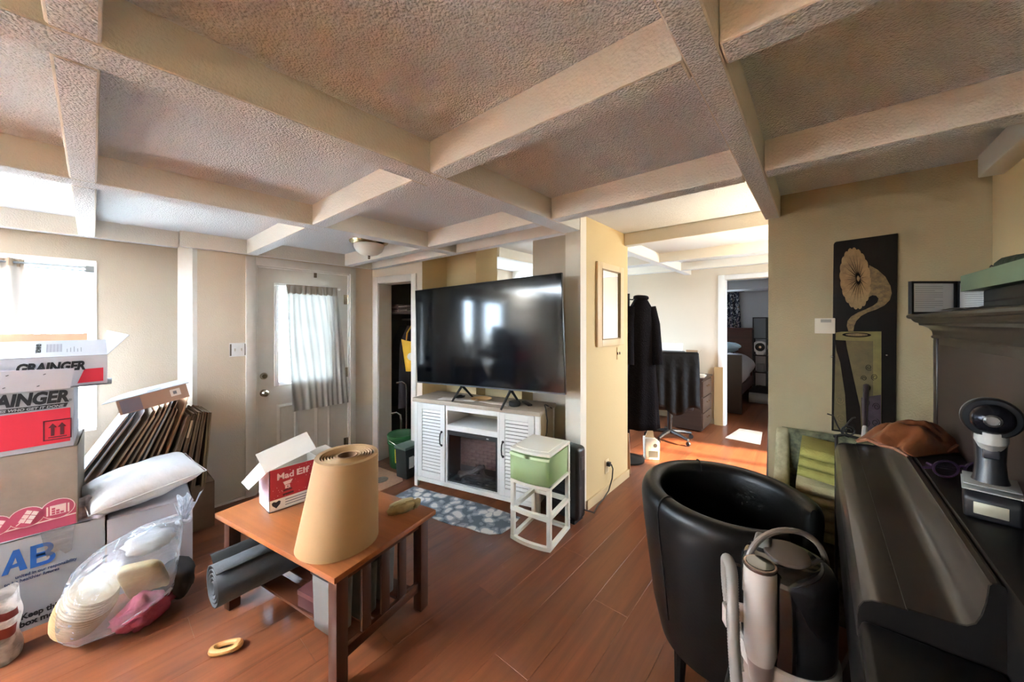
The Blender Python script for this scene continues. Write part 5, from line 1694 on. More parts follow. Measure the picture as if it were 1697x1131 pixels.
# what stands on the piano
ft = thing('double_photo_frame', 'black hinged double frame with white certificates on top of the piano', 'frame', (1.975, -0.258, 1.5515), R(-49))
M_PAPERW = mat('certificate_paper', '#e4e4e2', 0.6)
for k, (w, ox, oy, rz) in enumerate(((0.172, 0.0, 0.0, 0), (0.118, 0.176, 0.0, R(-46)))):
    t_ = MB()
    t_.box(0, 0.008, -0.008, 0.004, 0, 0.122).box(w - 0.008, w, -0.008, 0.004, 0, 0.122).box(0.008, w - 0.008, -0.008, 0.004, 0, 0.008).box(0.008, w - 0.008, -0.008, 0.004, 0.114, 0.122)
    f_ = t_.obj('frame', M_IRON, ft, (ox, oy, 0), (0, 0, rz), smooth=False, merge=False)
    MB().box(0.008, w - 0.008, -0.002, 0.002, 0.008, 0.114).obj('certificate', M_PAPERW, f_, smooth=False)
    for j in range(11):
        wl = (w - 0.05) * (0.85 if j % 4 else 0.6)
        MB().box(0.02, 0.02 + wl, -0.0026, -0.002, 0.024 + 0.0078 * j, 0.0252 + 0.0078 * j).obj('text_line', mat('faint_ink', '#8f8f90', 0.7), f_, smooth=False)
db = thing('black_case', 'flat black case under the green book on the piano', 'case', (1.30, -0.55, 1.5515), 0)
MB().box(0, 0.66, 0, 0.125, 0, 0.078).obj('shell', mat('black_vinyl', '#16150f', 0.5), db, bevel=0.006)
MB().box(0.02, 0.64, 0.124, 0.127, 0.036, 0.041).obj('seam', M_IRON, db, smooth=False)
gb = thing('green_book', 'thick sage green book with pale page edges on the black case', 'book', (1.36, -0.56, 1.630), R(2))
M_SAGE = mat('sage_cover', '#6f7f63', 0.6)
MB().box(0, 0.66, 0, 0.15, 0, 0.004).box(0, 0.66, 0, 0.15, 0.052, 0.056).box(0, 0.66, 0.146, 0.15, 0.004, 0.052).obj('cover', M_SAGE, gb, smooth=False, merge=False)
MB().box(0.004, 0.656, 0.003, 0.146, 0.0042, 0.0518).obj('pages', mat('page_edges', '#b9c4b0', 0.8, bump=(300, 0.3, 0.001)), gb, smooth=False)
um = thing('folded_umbrella', 'dark green folded umbrella with a loop lying on the green book', 'umbrella', (2.06, -0.475, 1.708), 0)
pts = [(-0.02 - 0.06 * k, 0.012 * math.sin(k * 0.8), 0.006 * math.sin(k * 0.9) + 0.004 * (k > 5)) for k in range(12)]
MB().tube(pts, [0.012, 0.016, 0.019, 0.0205, 0.0215, 0.022, 0.0225, 0.023, 0.023, 0.022, 0.021, 0.018], 12).obj('canopy', mat('bottle_green', '#2c3522', 0.8, bump=(30, 0.8, 0.01)), um)
MB().cyl((-0.03, 0, 0), (0.03, 0, 0.002), 0.009, 0.011).obj('handle', mat('olive_wood', '#6b5c38', 0.5), um)
MB().tube([(0.045 + 0.016 * math.cos(a), 0.0, 0.002 + 0.016 * math.sin(a)) for a in [k * PI / 8 for k in range(16)]], 0.0022, 6, closed=True).obj('wrist_loop', M_IRON, um)
for k, (x, y, a, lb) in enumerate(((1.62, -0.345, 6, 'loose papers on the front edge of the piano top'), (1.78, -0.375, -4, 'loose papers beside the double frame on the piano top'))):
    t_ = thing('paper_sheets', lb, 'paper', (x, y, 1.5518), R(a), 'loose papers on the piano')
    for j in range(3):
        MB().grid(lambda u, v, j=j: ((u - .5) * 0.26 + 0.01 * j, (v - .5) * 0.085 - 0.006 * j, 0.001 + 0.003 * j + 0.006 * math.sin(u * 4 + j) ** 2), 9, 3).obj('sheet', mat('grey_paper', '#9b948c', 0.8), t_)

# cordless drill on the piano shelf
dr = thing('cordless_drill', 'black and grey cordless drill standing on its battery on the piano', 'drill', (1.243, -0.279, 1.1135), R(170))
M_DG = mat('tool_grey', '#a9aaa4', 0.4)
M_DB = mat('tool_black', '#151417', 0.35)
MB().prism([(-0.052, 0.0), (0.060, 0.0), (0.060, 0.042), (0.050, 0.056), (-0.045, 0.056), (-0.052, 0.045)], -0.037, 0.037, 'y').obj('battery', M_DB, dr, bevel=0.006, seg=3)
MB().box(0.0598, 0.0615, -0.024, 0.020, 0.012, 0.036).obj('battery_label', mat('silver_label', '#a7a491', 0.35, 0.4), dr, bevel=0.002)
MB().box(-0.048, 0.058, -0.039, 0.039, 0.057, 0.0595).box(-0.046, 0.05, -0.037, 0.037, 0.066, 0.0685).obj('foot_trim', M_DG, dr, bevel=0.002, merge=False)
MB().tube([(0.0, 0, 0.055), (0.002, 0, 0.08), (-0.004, 0, 0.11), (-0.008, 0, 0.15), (-0.008, 0, 0.185)], [0.030, 0.023, 0.021, 0.023, 0.026], 16).obj('grip', M_DB, dr)
MB().prism([(0.012, 0.118), (0.028, 0.122), (0.026, 0.150), (0.012, 0.152)], -0.011, 0.011, 'y').obj('trigger', mat('trigger_black', '#26262a', 0.3), dr, bevel=0.003)
MB().tube([(0.012, 0, 0.148), (0.022, 0, 0.160), (0.022, 0, 0.178)], [0.018, 0.023, 0.022], 16).obj('neck_collar', M_DG, dr)
MX = Matrix.Translation((0, 0, 0.208)) @ Matrix.Rotation(R(90), 4, 'Y')
MB().lathe([(0.0, -0.075), (0.027, -0.072), (0.033, -0.05), (0.035, 0.0), (0.034, 0.03), (0.0, 0.032)], 28, M=MX).obj('motor_housing', M_DB, dr)
MB().lathe([(0.035, 0.018), (0.0405, 0.02), (0.0415, 0.034), (0.038, 0.040), (0.0, 0.040)], 32, M=MX).obj('torque_ring', mat('ring_black', '#0c0b0d', 0.5, spec=0.25), dr)
MB().lathe([(0.041, 0.021), (0.0422, 0.023), (0.0422, 0.027), (0.041, 0.029)], 32, M=MX, caps=False).obj('ring_accent', mat('accent_grey', '#6a6b68', 0.4), dr)
MB().lathe([(0.030, 0.039), (0.029, 0.055), (0.022, 0.066), (0.013, 0.07), (0.013, 0.062), (0.0, 0.060)], 28, M=MX).obj('chuck', mat('chuck_dark', '#2a282c', 0.25, 0.7), dr)
MB().lathe([(0.0125, 0.0695), (0.009, 0.072), (0.008, 0.066), (0.0, 0.066)], 16, M=MX).obj('chuck_nose', mat('worn_steel', '#77736e', 0.4, 0.9), dr)

# brown leather pouch draped over the ledge, purple glasses strap
lp = thing('leather_pouch', 'crumpled brown leather pouch draped over the piano ledge', 'bag', (1.78, -0.255, 1.108), R(-38))
M_LEA = mat('brown_leather', '#7a4526', 0.38, vary=('#56301c', 5, 0.7), bump=(22, 0.5, 0.01))
def leaf(u, v):
    x = -0.16 + 0.30 * u
    y = (v - 0.5) * 0.155
    hgt = 0.085 * (math.sin(PI * min(1, u * 1.15 + 0.04)) ** 0.7) * (math.sin(PI * v) ** 0.55)
    fold = 0.030 * abs(noise((u * 5, v * 3, 2))) - 0.028 * abs(math.sin(u * 7 + 5 * v + noise((u * 3, v * 3, 7)) * 2)) ** 3 + 0.012 * noise((u * 11, v * 9, 4))
    return (x + 0.02 * noise((v * 5, u * 3, 9)), y, 0.004 + hgt + fold * math.sin(PI * v) * (0.4 + 0.6 * u * (1 - u) * 4))
subsurf(solid(MB().grid(leaf, 30, 16).obj('leather', M_LEA, lp, angle=180), 0.004, 1), 1)
MB().tube([(-0.168, -0.07, 0.006), (-0.172, -0.04, 0.020), (-0.165, 0.0, 0.016), (-0.168, 0.035, 0.024), (-0.158, 0.07, 0.006)], 0.005, 8).obj('rolled_edge', mat('tan_leather', '#8a5a40', 0.4), lp)
MB().tube([(-0.02, -0.076, 0.012), (0.02, -0.078, 0.030), (0.05, -0.082, 0.022), (0.09, -0.078, 0.034), (0.12, -0.075, 0.012)], 0.004, 8).obj('rolled_seam', mat('tan_leather', '#8a5a40', 0.4), lp)
gs = thing('purple_glasses', 'dark purple folded eyeglasses lying between leather pouch and drill', 'glasses', (1.475, -0.277, 1.1138), R(-60))
M_PUR = mat('purple_plastic', '#2f1c32', 0.3)
for x in (-0.034, 0.034):
    MB().tube([(x + 0.027 * math.cos(a), -0.012, 0.024 + 0.021 * math.sin(a)) for a in [k * PI / 9 for k in range(18)]], 0.003, 6, closed=True).obj('rim', M_PUR, gs)
    MB().lathe([(0, 0), (0.025, 0.0)], 20, M=Matrix.Translation((x, -0.012, 0.024)) @ Matrix.Rotation(R(90), 4, 'X') @ Matrix.Scale(0.8, 4, (0, 1, 0))).obj('lens', glass('purple_lens', (0.35, 0.28, 0.36, 1), 0.12), gs)
MB().tube([(-0.008, -0.012, 0.03), (0, -0.012, 0.034), (0.008, -0.012, 0.03)], 0.003, 6).obj('bridge', M_PUR, gs)
for s in (-1, 1):
    MB().tube([(s * 0.062, -0.012, 0.03), (s * 0.064, 0.0, 0.032), (s * 0.02, 0.022 + 0.006 * s, 0.018), (-s * 0.05, 0.028 + 0.006 * s, 0.008)], 0.0035, 6).obj('temple', M_PUR, gs)

# ------------------------------------------------------------------ tub chair
tc_ = thing('leather_tub_chair', 'black leather tub chair with rounded rim facing the piano', 'chair', (1.78, 0.30, 0))
M_BL = mat('black_leather', '#0a0807', 0.36, spec=0.32, bump=(90, 0.25, 0.002), vary=('#13100d', 4, 0.6))
prof = [(0.268, 0.165), (0.300, 0.30), (0.325, 0.50), (0.345, 0.66), (0.352, 0.735), (0.350, 0.765), (0.340, 0.787), (0.324, 0.799), (0.305, 0.802), (0.287, 0.797), (0.273, 0.784), (0.266, 0.762), (0.262, 0.70), (0.250, 0.55), (0.240, 0.40), (0.236, 0.28), (0.236, 0.165)]
a0, a1 = -80, 228


def tub(u, v):
    a = R(a0 + (a1 - a0) * u)
    k = min(len(prof) - 2, int(v * (len(prof) - 1) + 1e-6))
    t = v * (len(prof) - 1) - k
    r = prof[k][0] + (prof[k + 1][0] - prof[k][0]) * t
    z = prof[k][1] + (prof[k + 1][1] - prof[k][1]) * t
    back = 0.5 + 0.5 * math.sin(a)
    z = z + (0.022 * (back - 0.6) * (z - 0.165) / 0.6)
    e = min(u, 1 - u) * 14
    if e < 1:
        rm = 0.305
        sq = 0.35 + 0.65 * math.sqrt(max(0, 1 - (1 - e) ** 2))
        r = 0.295 + (r - 0.295) * sq
    return (r * math.cos(a), r * math.sin(a) * 0.98, z)


NU = 72
b = MB().grid(tub, NU, len(prof))
m_ = len(prof)
b.f.append(tuple(range(m_)))
b.f.append(tuple((NU - 1) * m_ + k for k in range(m_ - 1, -1, -1)))
b.f += [(i * m_, (i + 1) * m_, (i + 1) * m_ + m_ - 1, i * m_ + m_ - 1) for i in range(NU - 1)]
b.obj('tub_shell', M_BL, tc_, angle=60)
def arcpipe(a, r0):
    pts = []
    for k in range(1, 12):
        rr, z = prof[k]
        pts.append(((rr + (0.002 if k < 9 else -0.002)) * math.cos(R(a)), (rr + 0.002) * math.sin(R(a)) * 0.98, z + 0.003 + 0.022 * (0.5 + 0.5 * math.sin(R(a)) - 0.6) * (z - 0.165) / 0.6))
    return pts
for a in (34, 146):
    MB().tube(arcpipe(a, 0), 0.003, 6).obj('seam', mat('seam_black', '#0d0b0a', 0.5), tc_)
sc = [(0.0, 0.165), (0.236, 0.165), (0.236, 0.30), (0.239, 0.37), (0.238, 0.43), (0.225, 0.452), (0.17, 0.462), (0, 0.466)]
MB().lathe(sc, 48, sy=0.98).obj('seat_cushion', M_BL, tc_)
for a in (35, 145, 215, 325):
    x, y = 0.235 * math.cos(R(a)), 0.235 * math.sin(R(a))
    MB().tube([(x, y, 0.17), (x * 1.03, y * 1.03, 0.0)], [0.026, 0.018], 10).obj('leg', M_PIANO_D, tc_)

# floral slipper chair by the tan wall, with blankets
M_FLO = mat('faded_floral', '#77785a', 0.9, vary=('#3c4032', 20, 1.0), bump=(60, 0.4, 0.004))
M_FLP = mat('pale_floral', '#b3a988', 0.9, vary=('#7d7a5c', 16, 0.8), bump=(60, 0.4, 0.004))
fc = thing('floral_armchair', 'faded green floral armchair between tan wall and piano end', 'chair', (2.13, -0.44, 0))
MB().prism([(0.25, 0.14), (0.355, 0.14), (0.362, 0.90), (0.352, 0.940), (0.325, 0.952), (0.295, 0.940), (0.28, 0.90)], 0.02, 0.60, 'y').obj('backrest', M_FLO, fc, bevel=0.012, seg=3)
MB().prism([(0.09, 0.14), (0.35, 0.14), (0.356, 0.91), (0.345, 0.945), (0.31, 0.952), (0.275, 0.93), (0.24, 0.84), (0.17, 0.76), (0.105, 0.72), (0.085, 0.68)], 0.555, 0.615, 'y').obj('arm', M_FLP, fc, bevel=0.02, seg=3)
MB().prism([(0.09, 0.14), (0.35, 0.14), (0.35, 0.80), (0.17, 0.72), (0.105, 0.68), (0.085, 0.64)], 0.0, 0.06, 'y').obj('arm', M_FLP, fc, bevel=0.02, seg=3)
MB().box(0.06, 0.26, 0.062, 0.553, 0.14, 0.52).obj('seat', M_FLO, fc, bevel=0.02, seg=3)
for x, y in ((0.07, 0.03), (0.07, 0.56), (0.32, 0.03), (0.32, 0.56)):
    MB().box(x, x + 0.03, y, y + 0.03, 0, 0.145).obj('leg', M_BW, fc)
def blanket(label, loc, rz, w, d, h, layers, m, name='folded_blanket', tilt=0, grp=None):
    t_ = thing(name, label, 'blanket', loc, 0, grp, rot=(0, tilt, rz))
    lh = h / layers
    for k in range(layers):
        z0 = k * lh
        pr = [(-d / 2 + 0.01, z0)] + [(d / 2 - lh / 2 + lh / 2 * math.sin(t * PI / 6), z0 + lh / 2 - lh / 2 * math.cos(t * PI / 6)) for t in range(7)] + [(-d / 2 + 0.012 * (k % 2), z0 + lh * 0.98)]
        MB().prism(pr, -w / 2, w / 2, 'x').obj('fold', m, t_, bevel=0.002)
    return t_
M_YB = mat('yellow_green_wool', '#a29a52', 0.95, bump=(80, 0.6, 0.006), vary=('#8d8544', 7, 0.7))
M_CB = mat('cream_wool', '#bfb489', 0.95, bump=(80, 0.6, 0.006))
blanket('cream folded throw on the seat of the floral armchair', (2.262, -0.045, 0.521), R(90), 0.25, 0.24, 0.25, 5, M_CB)
blanket('yellow-green folded wool blanket on the cream throw', (2.255, -0.045, 0.79), R(90), 0.245, 0.24, 0.14, 3, M_YB, tilt=R(-6))

# ------------------------------------------------------------------ gramophone picture on the tan wall
art = thing('gramophone_picture', 'tall narrow dark board with a gramophone picture on the tan wall', 'picture', (2.4985, -0.055, 0), 0, rot=(R(0), R(0), R(-90)))
AW = 0.232


def A(px, py):
    return ((px - 5) / 345 * AW, 1.945 - (py - 42) / 1065 * 0.985)


def APoly(pts, d, name, m, th=0.0012):
    return MB().prism([A(*p) for p in pts], -0.012 - d - th, -0.012 - d, 'y').obj(name, m, art, smooth=False)


M_ABOARD = mat('art_board', '#15110d', 0.7, vary=('#1f1813', 5, 0.6), spec=0.15)
M_AGOLD = mat('art_gold', '#957648', 0.6, vary=('#6d5332', 30, 0.8))
M_ADGOLD = mat('art_dark_gold', '#7a6238', 0.6, vary=('#4c3d22', 60, 0.9))
M_AOLIVE = mat('art_olive', '#5f5229', 0.6, vary=('#463c1f', 18, 0.8))
M_AOLIVE2 = mat('art_light_olive', '#756834', 0.6, vary=('#5d5228', 18, 0.7))
M_ALINE = mat('art_line', '#17110d', 0.8, spec=0.1)
M_APURP = mat('art_purple', '#44323c', 0.7, vary=('#2e2226', 20, 0.8))
bp_ = [A(14, 65), A(20, 55), A(30, 51), A(352, 42), A(340, 1107), A(2, 1107)]
MB().prism(bp_, -0.012, 0, 'y').obj('board', M_ABOARD, art, bevel=0.001)
APoly([(208, 195), (250, 222), (290, 262), (315, 310), (322, 350), (312, 385), (285, 412), (245, 432), (200, 447), (165, 466), (140, 492), (128, 520), (124, 548), (96, 548), (88, 520), (92, 492), (112, 468), (150, 446), (190, 430), (228, 412), (250, 395), (256, 375), (244, 360), (225, 356), (205, 366), (190, 378)], 0.0002, 'horn_neck', M_ADGOLD)
n = 20
for k in range(n):
    a = 2 * PI * k / n
    a2 = 2 * PI * (k + 1) / n
    c_ = (152, 264)
    def E_(t, s=1.0):
        x, y = 80 * s * math.cos(t), 160 * s * math.sin(t)
        return (132 + x * 0.985 + y * 0.10, 262 + y - x * 0.08)
    am = (a + a2) / 2
    APoly([c_, E_(a), E_(a + (a2 - a) * 0.25, 1.045), E_(am, 1.06), E_(a + (a2 - a) * 0.75, 1.045), E_(a2)], 0.0016 + 0.0003 * (k % 2), 'horn_petal', M_AGOLD)
    b_ = MB()
    for q in (0.0, 0.5):
        t_ = a + (a2 - a) * q
        p0, p1 = A(*E_(t_, 0.12)), A(*E_(t_, 0.86 if q == 0 else 0.55))
        p0 = A(*(c_[0] + 0.1 * (E_(t_)[0] - c_[0]), c_[1] + 0.1 * (E_(t_)[1] - c_[1])))
        dx, dz = p1[0] - p0[0], p1[1] - p0[1]
        L_ = math.hypot(dx, dz)
        nx, nz_ = -dz / L_ * 0.0007, dx / L_ * 0.0007
        b_.prism([(p0[0] + nx * 2, p0[1] + nz_ * 2), (p1[0], p1[1]), (p0[0] - nx * 2, p0[1] - nz_ * 2)], -0.0162, -0.0150, 'y')
    b_.obj('petal_line', M_ALINE, art, smooth=False, merge=False)
APoly([(25, 557), (58, 552), (270, 548), (228, 600), (25, 600)], 0.0003, 'cabinet_top', M_AOLIVE2)
APoly([(25, 600), (228, 600), (228, 1090), (14, 1098)], 0.0003, 'cabinet_front', M_AOLIVE)
APoly([(228, 600), (270, 548), (270, 1085), (228, 1090)], 0.0003, 'cabinet_side', M_AOLIVE2)
APoly([(140 + 78 * math.cos(k * PI / 12), 568 + 13 * math.sin(k * PI / 12)) for k in range(24)], 0.0018, 'turntable', M_ALINE)
APoly([(140 + 60 * math.cos(k * PI / 12), 567 + 8 * math.sin(k * PI / 12)) for k in range(24)], 0.0030, 'record', M_ADGOLD)
APoly([(22, 598), (82, 600), (88, 640), (128, 820), (160, 960), (168, 1098), (88, 1098), (78, 900), (50, 720), (28, 655)], 0.0018, 'dark_wedge', M_ALINE)
APoly([(165, 905), (268, 880), (268, 1085), (172, 1095)], 0.0018, 'purple_patch', M_APURP)
for k, (cx_, cy_, r_) in enumerate(((50, 930, 26), (55, 1030, 28), (195, 930, 22), (245, 945, 20), (190, 1040, 24), (240, 1030, 22), (120, 1060, 20), (205, 740, 18), (235, 790, 18), (180, 800, 16), (195, 850, 22))):
    pts = []
    for j in range(22):
        a = j / 21 * 2 * PI * 1.6 + k
        r = r_ * (1 - 0.75 * j / 21)
        x, z = A(cx_ + r * math.cos(a), cy_ + r * math.sin(a))
        pts.append((x, -0.0155, z))
    MB().tube(pts, 0.0011, 5).obj('flourish', M_ALINE if cx_ > 100 else M_ADGOLD, art)
for px_, py_ in ((4, 692), (298, 672)):
    x, z = A(px_, py_)
    MB().lathe([(0, 0.006), (0.004, 0.005), (0.006, 0.001), (0.006, 0)], 12, M=Matrix.Translation((x, -0.012, z)) @ Matrix.Rotation(R(90), 4, 'X')).obj('screw_head', M_NICKEL, art)

# wrought iron scroll stand behind the piano end, white-tipped wand leaning on it
irn = thing('iron_scroll_stand', 'black wrought iron stand with scrolls behind the far end of the piano', 'stand', (2.092, -0.135, 0))
for y in (-0.075, 0.075):
    MB().cyl((0, y, 0), (0, y, 1.035), 0.006, n=8).obj('post', M_IRON, irn)
MB().box(-0.012, 0.012, -0.085, 0.085, 0, 0.012).obj('foot_bar', M_IRON, irn)
MB().tube([(0, 0.085, 1.025), (0, 0.05, 1.04), (0, 0.0, 1.032), (0, -0.05, 1.026), (0, -0.085, 1.035)], 0.006, 8).obj('top_bar', M_IRON, irn)
for y, s, r0 in ((0.035, 1, 0.026), (-0.055, -1, 0.028)):
    pts = []
    for j in range(30):
        a = -PI / 2 + s * j / 29 * 2 * PI * 1.7
        r = r0 * (1 - 0.72 * j / 29)
        pts.append((0, y + r * math.cos(a), 1.032 + r0 + r * math.sin(a)))
    MB().tube(pts, 0.0028, 6).obj('scroll', M_IRON, irn)
for s in (1, -1):
    MB().tube([(0, 0.055, 1.04), (0, 0.06 + 0.012 * s, 1.075), (0, 0.055 + 0.03 * s, 1.115), (0, 0.06 + 0.045 * s, 1.12)], 0.003, 6).obj('twig', M_IRON, irn)
wn = thing('white_tipped_wand', 'slim purple wand with a white end leaning against the gramophone picture', 'wand', (2.085, -0.145, 1.042))
MB().tube([(0, 0, 0), (0.07, -0.008, 0.028)], 0.009, 10).obj('white_end', M_BRIGHT, wn)
MB().tube([(0.07, -0.008, 0.028), (0.24, -0.022, 0.10), (0.392, -0.035, 0.165)], [0.008, 0.010, 0.011], 10).obj('shaft', mat('wand_purple', '#2f2430', 0.3), wn)

# folding panel leaning against the divider end
pn = thing('black_plank', 'thin black panel leaning at the end of the tan divider wall', 'panel', (2.655, 0.245, 0), 0, rot=(R(1.6), 0, 0))
MB().box(-0.03, 0.03, -0.006, 0.006, 0, 1.16).obj('board', M_BLACK, pn, bevel=0.002)
MB().box(-0.034, -0.03, -0.008, 0.008, 0.0, 1.165).obj('edge_strip', mat('grey_edge', '#5b534c', 0.4), pn, smooth=False)

# ------------------------------------------------------------------ carpet cleaner on the patterned ottoman
M_OTT = mat('leopard_velvet', '#6b6453', 0.95, vary=('#2f2a22', 22, 1.0), bump=(60, 0.4, 0.004))
ot = thing('patterned_ottoman', 'small dark mottled velvet ottoman under the carpet cleaner', 'ottoman', (1.185, 0.085, 0))
MB().box(-0.20, 0.20, -0.125, 0.125, 0.13, 0.497).obj('cushion', M_OTT, ot, bevel=0.035, seg=4)
pip = []
for sx, sy in ((1, 1), (-1, 1), (-1, -1), (1, -1)):
    pip.append((sx * 0.19, sy * 0.115, 0.488))
MB().tube(pip, 0.005, 6, closed=True).obj('piping', mat('piping_dark', '#2a251f', 0.8), ot)
for x, y in ((-0.16, -0.09), (0.16, -0.09), (-0.16, 0.09), (0.16, 0.09)):
    MB().tube([(x, y, 0.14), (x, y, 0)], [0.018, 0.014], 10).obj('leg', M_PIANO_D, ot)
cc_ = thing('carpet_cleaner', 'white carpet cleaner with smoked round tank and carrying handle', 'cleaner', (1.24, 0.066, 0.4985))
M_CW = mat('appliance_white', '#b3a89e', 0.35)
M_SMOKE = mat('smoked_tank', '#121010', 0.12, spec=0.6, coat=0.5)
MB().lathe([(0.0, 0), (0.105, 0.0), (0.112, 0.012), (0.113, 0.07), (0.106, 0.085), (0, 0.085)], 36).obj('base', mat('appliance_rose', '#8d7a70', 0.4), cc_)
MB().lathe([(0.108, 0.083), (0.113, 0.088), (0.113, 0.135), (0.107, 0.140)], 40).obj('tank_band', M_CW, cc_)
MB().lathe([(0.0, 0.1), (0.104, 0.1), (0.106, 0.15), (0.108, 0.30), (0.107, 0.345), (0.100, 0.366), (0.088, 0.378), (0.070, 0.384), (0, 0.385)], 48).obj('tank', M_SMOKE, cc_)
MB().lathe([(0.0, 0.393), (0.050, 0.393), (0.062, 0.390), (0.066, 0.3835), (0.066, 0.380)], 36, sx=1.0, sy=0.8).obj('tank_cap', mat('cap_taupe', '#5a4b40', 0.5), cc_)
MB().box(-0.012, 0.04, 0.035, 0.075, 0.375, 0.405).obj('cap_latch', mat('latch_grey', '#6a655e', 0.4), cc_, bevel=0.008, seg=3)
hp = []
for k in range(17):
    a = PI * k / 16
    yy = 0.112 * math.cos(a)
    hp.append((0.02 + 0.015 * math.sin(a) - 0.05 * math.cos(a) * 0, yy * 1.0, 0.31 + 0.135 * math.sin(a) ** 0.8))
AR = R(-50)
hp = [(x * math.cos(AR + PI / 2) - y * math.sin(AR + PI / 2), x * math.sin(AR + PI / 2) + y * math.cos(AR + PI / 2), z) for x, y, z in hp]
AH = R(40)
hp = []
for k in range(21):
    a = PI * k / 20
    l = 0.113 * math.cos(a)
    z = 0.285 + 0.165 * max(0.0, math.sin(a)) ** 0.6
    hp.append((l * math.sin(R(40.5)) * -1, l * math.cos(R(40.5)), z))
MB().tube(hp, 0.0075, 10).obj('carry_handle', mat('handle_taupe', '#7b6c60', 0.35), cc_)
ang = math.atan2(0.035, -0.117)
ux, uy = -0.122, 0.048
MB().tube([(ux, uy, 0.155), (ux, uy, 0.18), (ux, uy, 0.385), (ux, uy, 0.396)], [0.030, 0.036, 0.036, 0.034], 24).obj('hand_unit', M_CW, cc_)
MB().lathe([(0.0355, 0.391), (0.0372, 0.394), (0.0372, 0.399), (0.035, 0.401), (0, 0.401)], 24, c=(ux, uy, 0)).obj('display_rim', mat('rose_metal', '#9c8478', 0.25, 0.8), cc_)
MB().lathe([(0.032, 0.4005), (0.030, 0.4025), (0, 0.403)], 24, c=(ux, uy, 0)).obj('display', M_SMOKE, cc_)
MB().cyl((ux, uy, 0.10), (ux, uy, 0.158), 0.024, 0.030, 20).obj('unit_socket', mat('appliance_rose', '#8d7a70', 0.4), cc_)
MB().box(-0.122, -0.06, 0.02, 0.07, 0.10, 0.20).obj('unit_bracket', M_CW, cc_, bevel=0.01)
cpts = [(ux + 0.004, uy + 0.030, 0.245), (ux - 0.004, uy + 0.062, 0.245), (ux - 0.026, uy + 0.078, 0.245), (ux - 0.046, uy + 0.066, 0.245)]
b = MB()
for k in range(len(cpts) - 1):
    p, q_ = Vector(cpts[k]), Vector(cpts[k + 1])
    dd = (q_ - p).normalized()
    nn = Vector((-dd.y, dd.x, 0)) * 0.003
    b.prism([(p.x + nn.x, p.y + nn.y), (q_.x + nn.x, q_.y + nn.y), (q_.x - nn.x, q_.y - nn.y), (p.x - nn.x, p.y - nn.y)], 0.228, 0.275, 'z')
b.obj('hose_clip', M_CW, cc_, merge=True)
hpts, hr = [], []
path = [Vector(p) for p in ((-0.06, 0.098, 0.05), (-0.02, 0.135, 0.20), (-0.055, 0.135, 0.335), (-0.12, 0.112, 0.355), (-0.175, 0.10, 0.30), (-0.19, 0.095, 0.20), (-0.195, 0.085, 0.10), (-0.20, 0.06, 0.03), (-0.14, -0.02, 0.016), (-0.11, -0.06, 0.016))]
def cat_(P, t):
    n_ = len(P) - 1
    i = min(n_ - 1, int(t * n_))
    f = t * n_ - i
    p0, p1, p2, p3 = P[max(i - 1, 0)], P[i], P[i + 1], P[min(i + 2, n_)]
    return 0.5 * ((2 * p1) + (p2 - p0) * f + (2 * p0 - 5 * p1 + 4 * p2 - p3) * f * f + (3 * p1 - p0 - 3 * p2 + p3) * f ** 3)
NR = 260
for k in range(NR):
    hpts.append(cat_(path, k / (NR - 1)))
    hr.append(0.0145 if k % 2 else 0.0125)
MB().tube(hpts, hr, 12).obj('corrugated_hose', mat('hose_grey', '#8c837b', 0.5), cc_, angle=80)
MB().tube([(-0.03, 0.125, 0.02), (-0.02, 0.13, 0.20), (-0.045, 0.125, 0.33), (-0.07, 0.10, 0.345)], 0.004, 8).obj('trigger_cable', mat('handle_taupe', '#7b6c60', 0.35), cc_)
# ------------------------------------------------------------------ office behind the partition
rk = thing('coat_stand', 'dark coat stand behind the hanging black coat', 'stand', (3.86, 1.60, 0))
MB().cyl((0, 0, 0.02), (0, 0, 1.84), 0.016, n=12).obj('pole', M_PIANO_D, rk)
MB().lathe([(0, 0), (0.17, 0), (0.17, 0.018), (0.03, 0.035), (0, 0.035)], 24).obj('foot_plate', M_PIANO_D, rk)
for a in (250, 20, 130):
    MB().tube([(0, 0, 1.78), (0.06 * math.cos(R(a)), 0.06 * math.sin(R(a)), 1.77), (0.10 * math.cos(R(a)), 0.10 * math.sin(R(a)), 1.80)], 0.007, 8).obj('hook', M_IRON, rk)
ct = thing('black_coat', 'long black fuzzy coat hanging at the end of the hall wall', 'coat', (3.80, 1.44, 1.80), R(-50))
M_COAT = mat('black_wool', '#0d0b0e', 0.95, vary=('#161316', 40, 0.7), bump=(90, 0.8, 0.008), spec=0.08)
def coatf(u, v):
    a = u * 2 * PI
    prof_ = [(0, 0.05, 0.05), (0.04, 0.08, 0.065), (0.09, 0.125, 0.08), (0.2, 0.14, 0.09), (0.45, 0.145, 0.10), (0.75, 0.17, 0.11), (1.0, 0.19, 0.12)]
    for k in range(len(prof_) - 1):
        if v <= prof_[k + 1][0] + 1e-9:
            t = (v - prof_[k][0]) / (prof_[k + 1][0] - prof_[k][0])
            w_ = prof_[k][1] + (prof_[k + 1][1] - prof_[k][1]) * t
            d_ = prof_[k][2] + (prof_[k + 1][2] - prof_[k][2]) * t
            break
    f_ = 1 + 0.10 * math.sin(a * 7 + 2 * v) * v
    return (w_ * math.cos(a) * f_, d_ * math.sin(a) * f_, -1.40 * v)
b = MB().grid(coatf, 40, 22, cu=True)
b.f.append(tuple(i * 22 for i in range(40)))
b.f.append(tuple(i * 22 + 21 for i in range(40)))
b.obj('body', M_COAT, ct, angle=180)
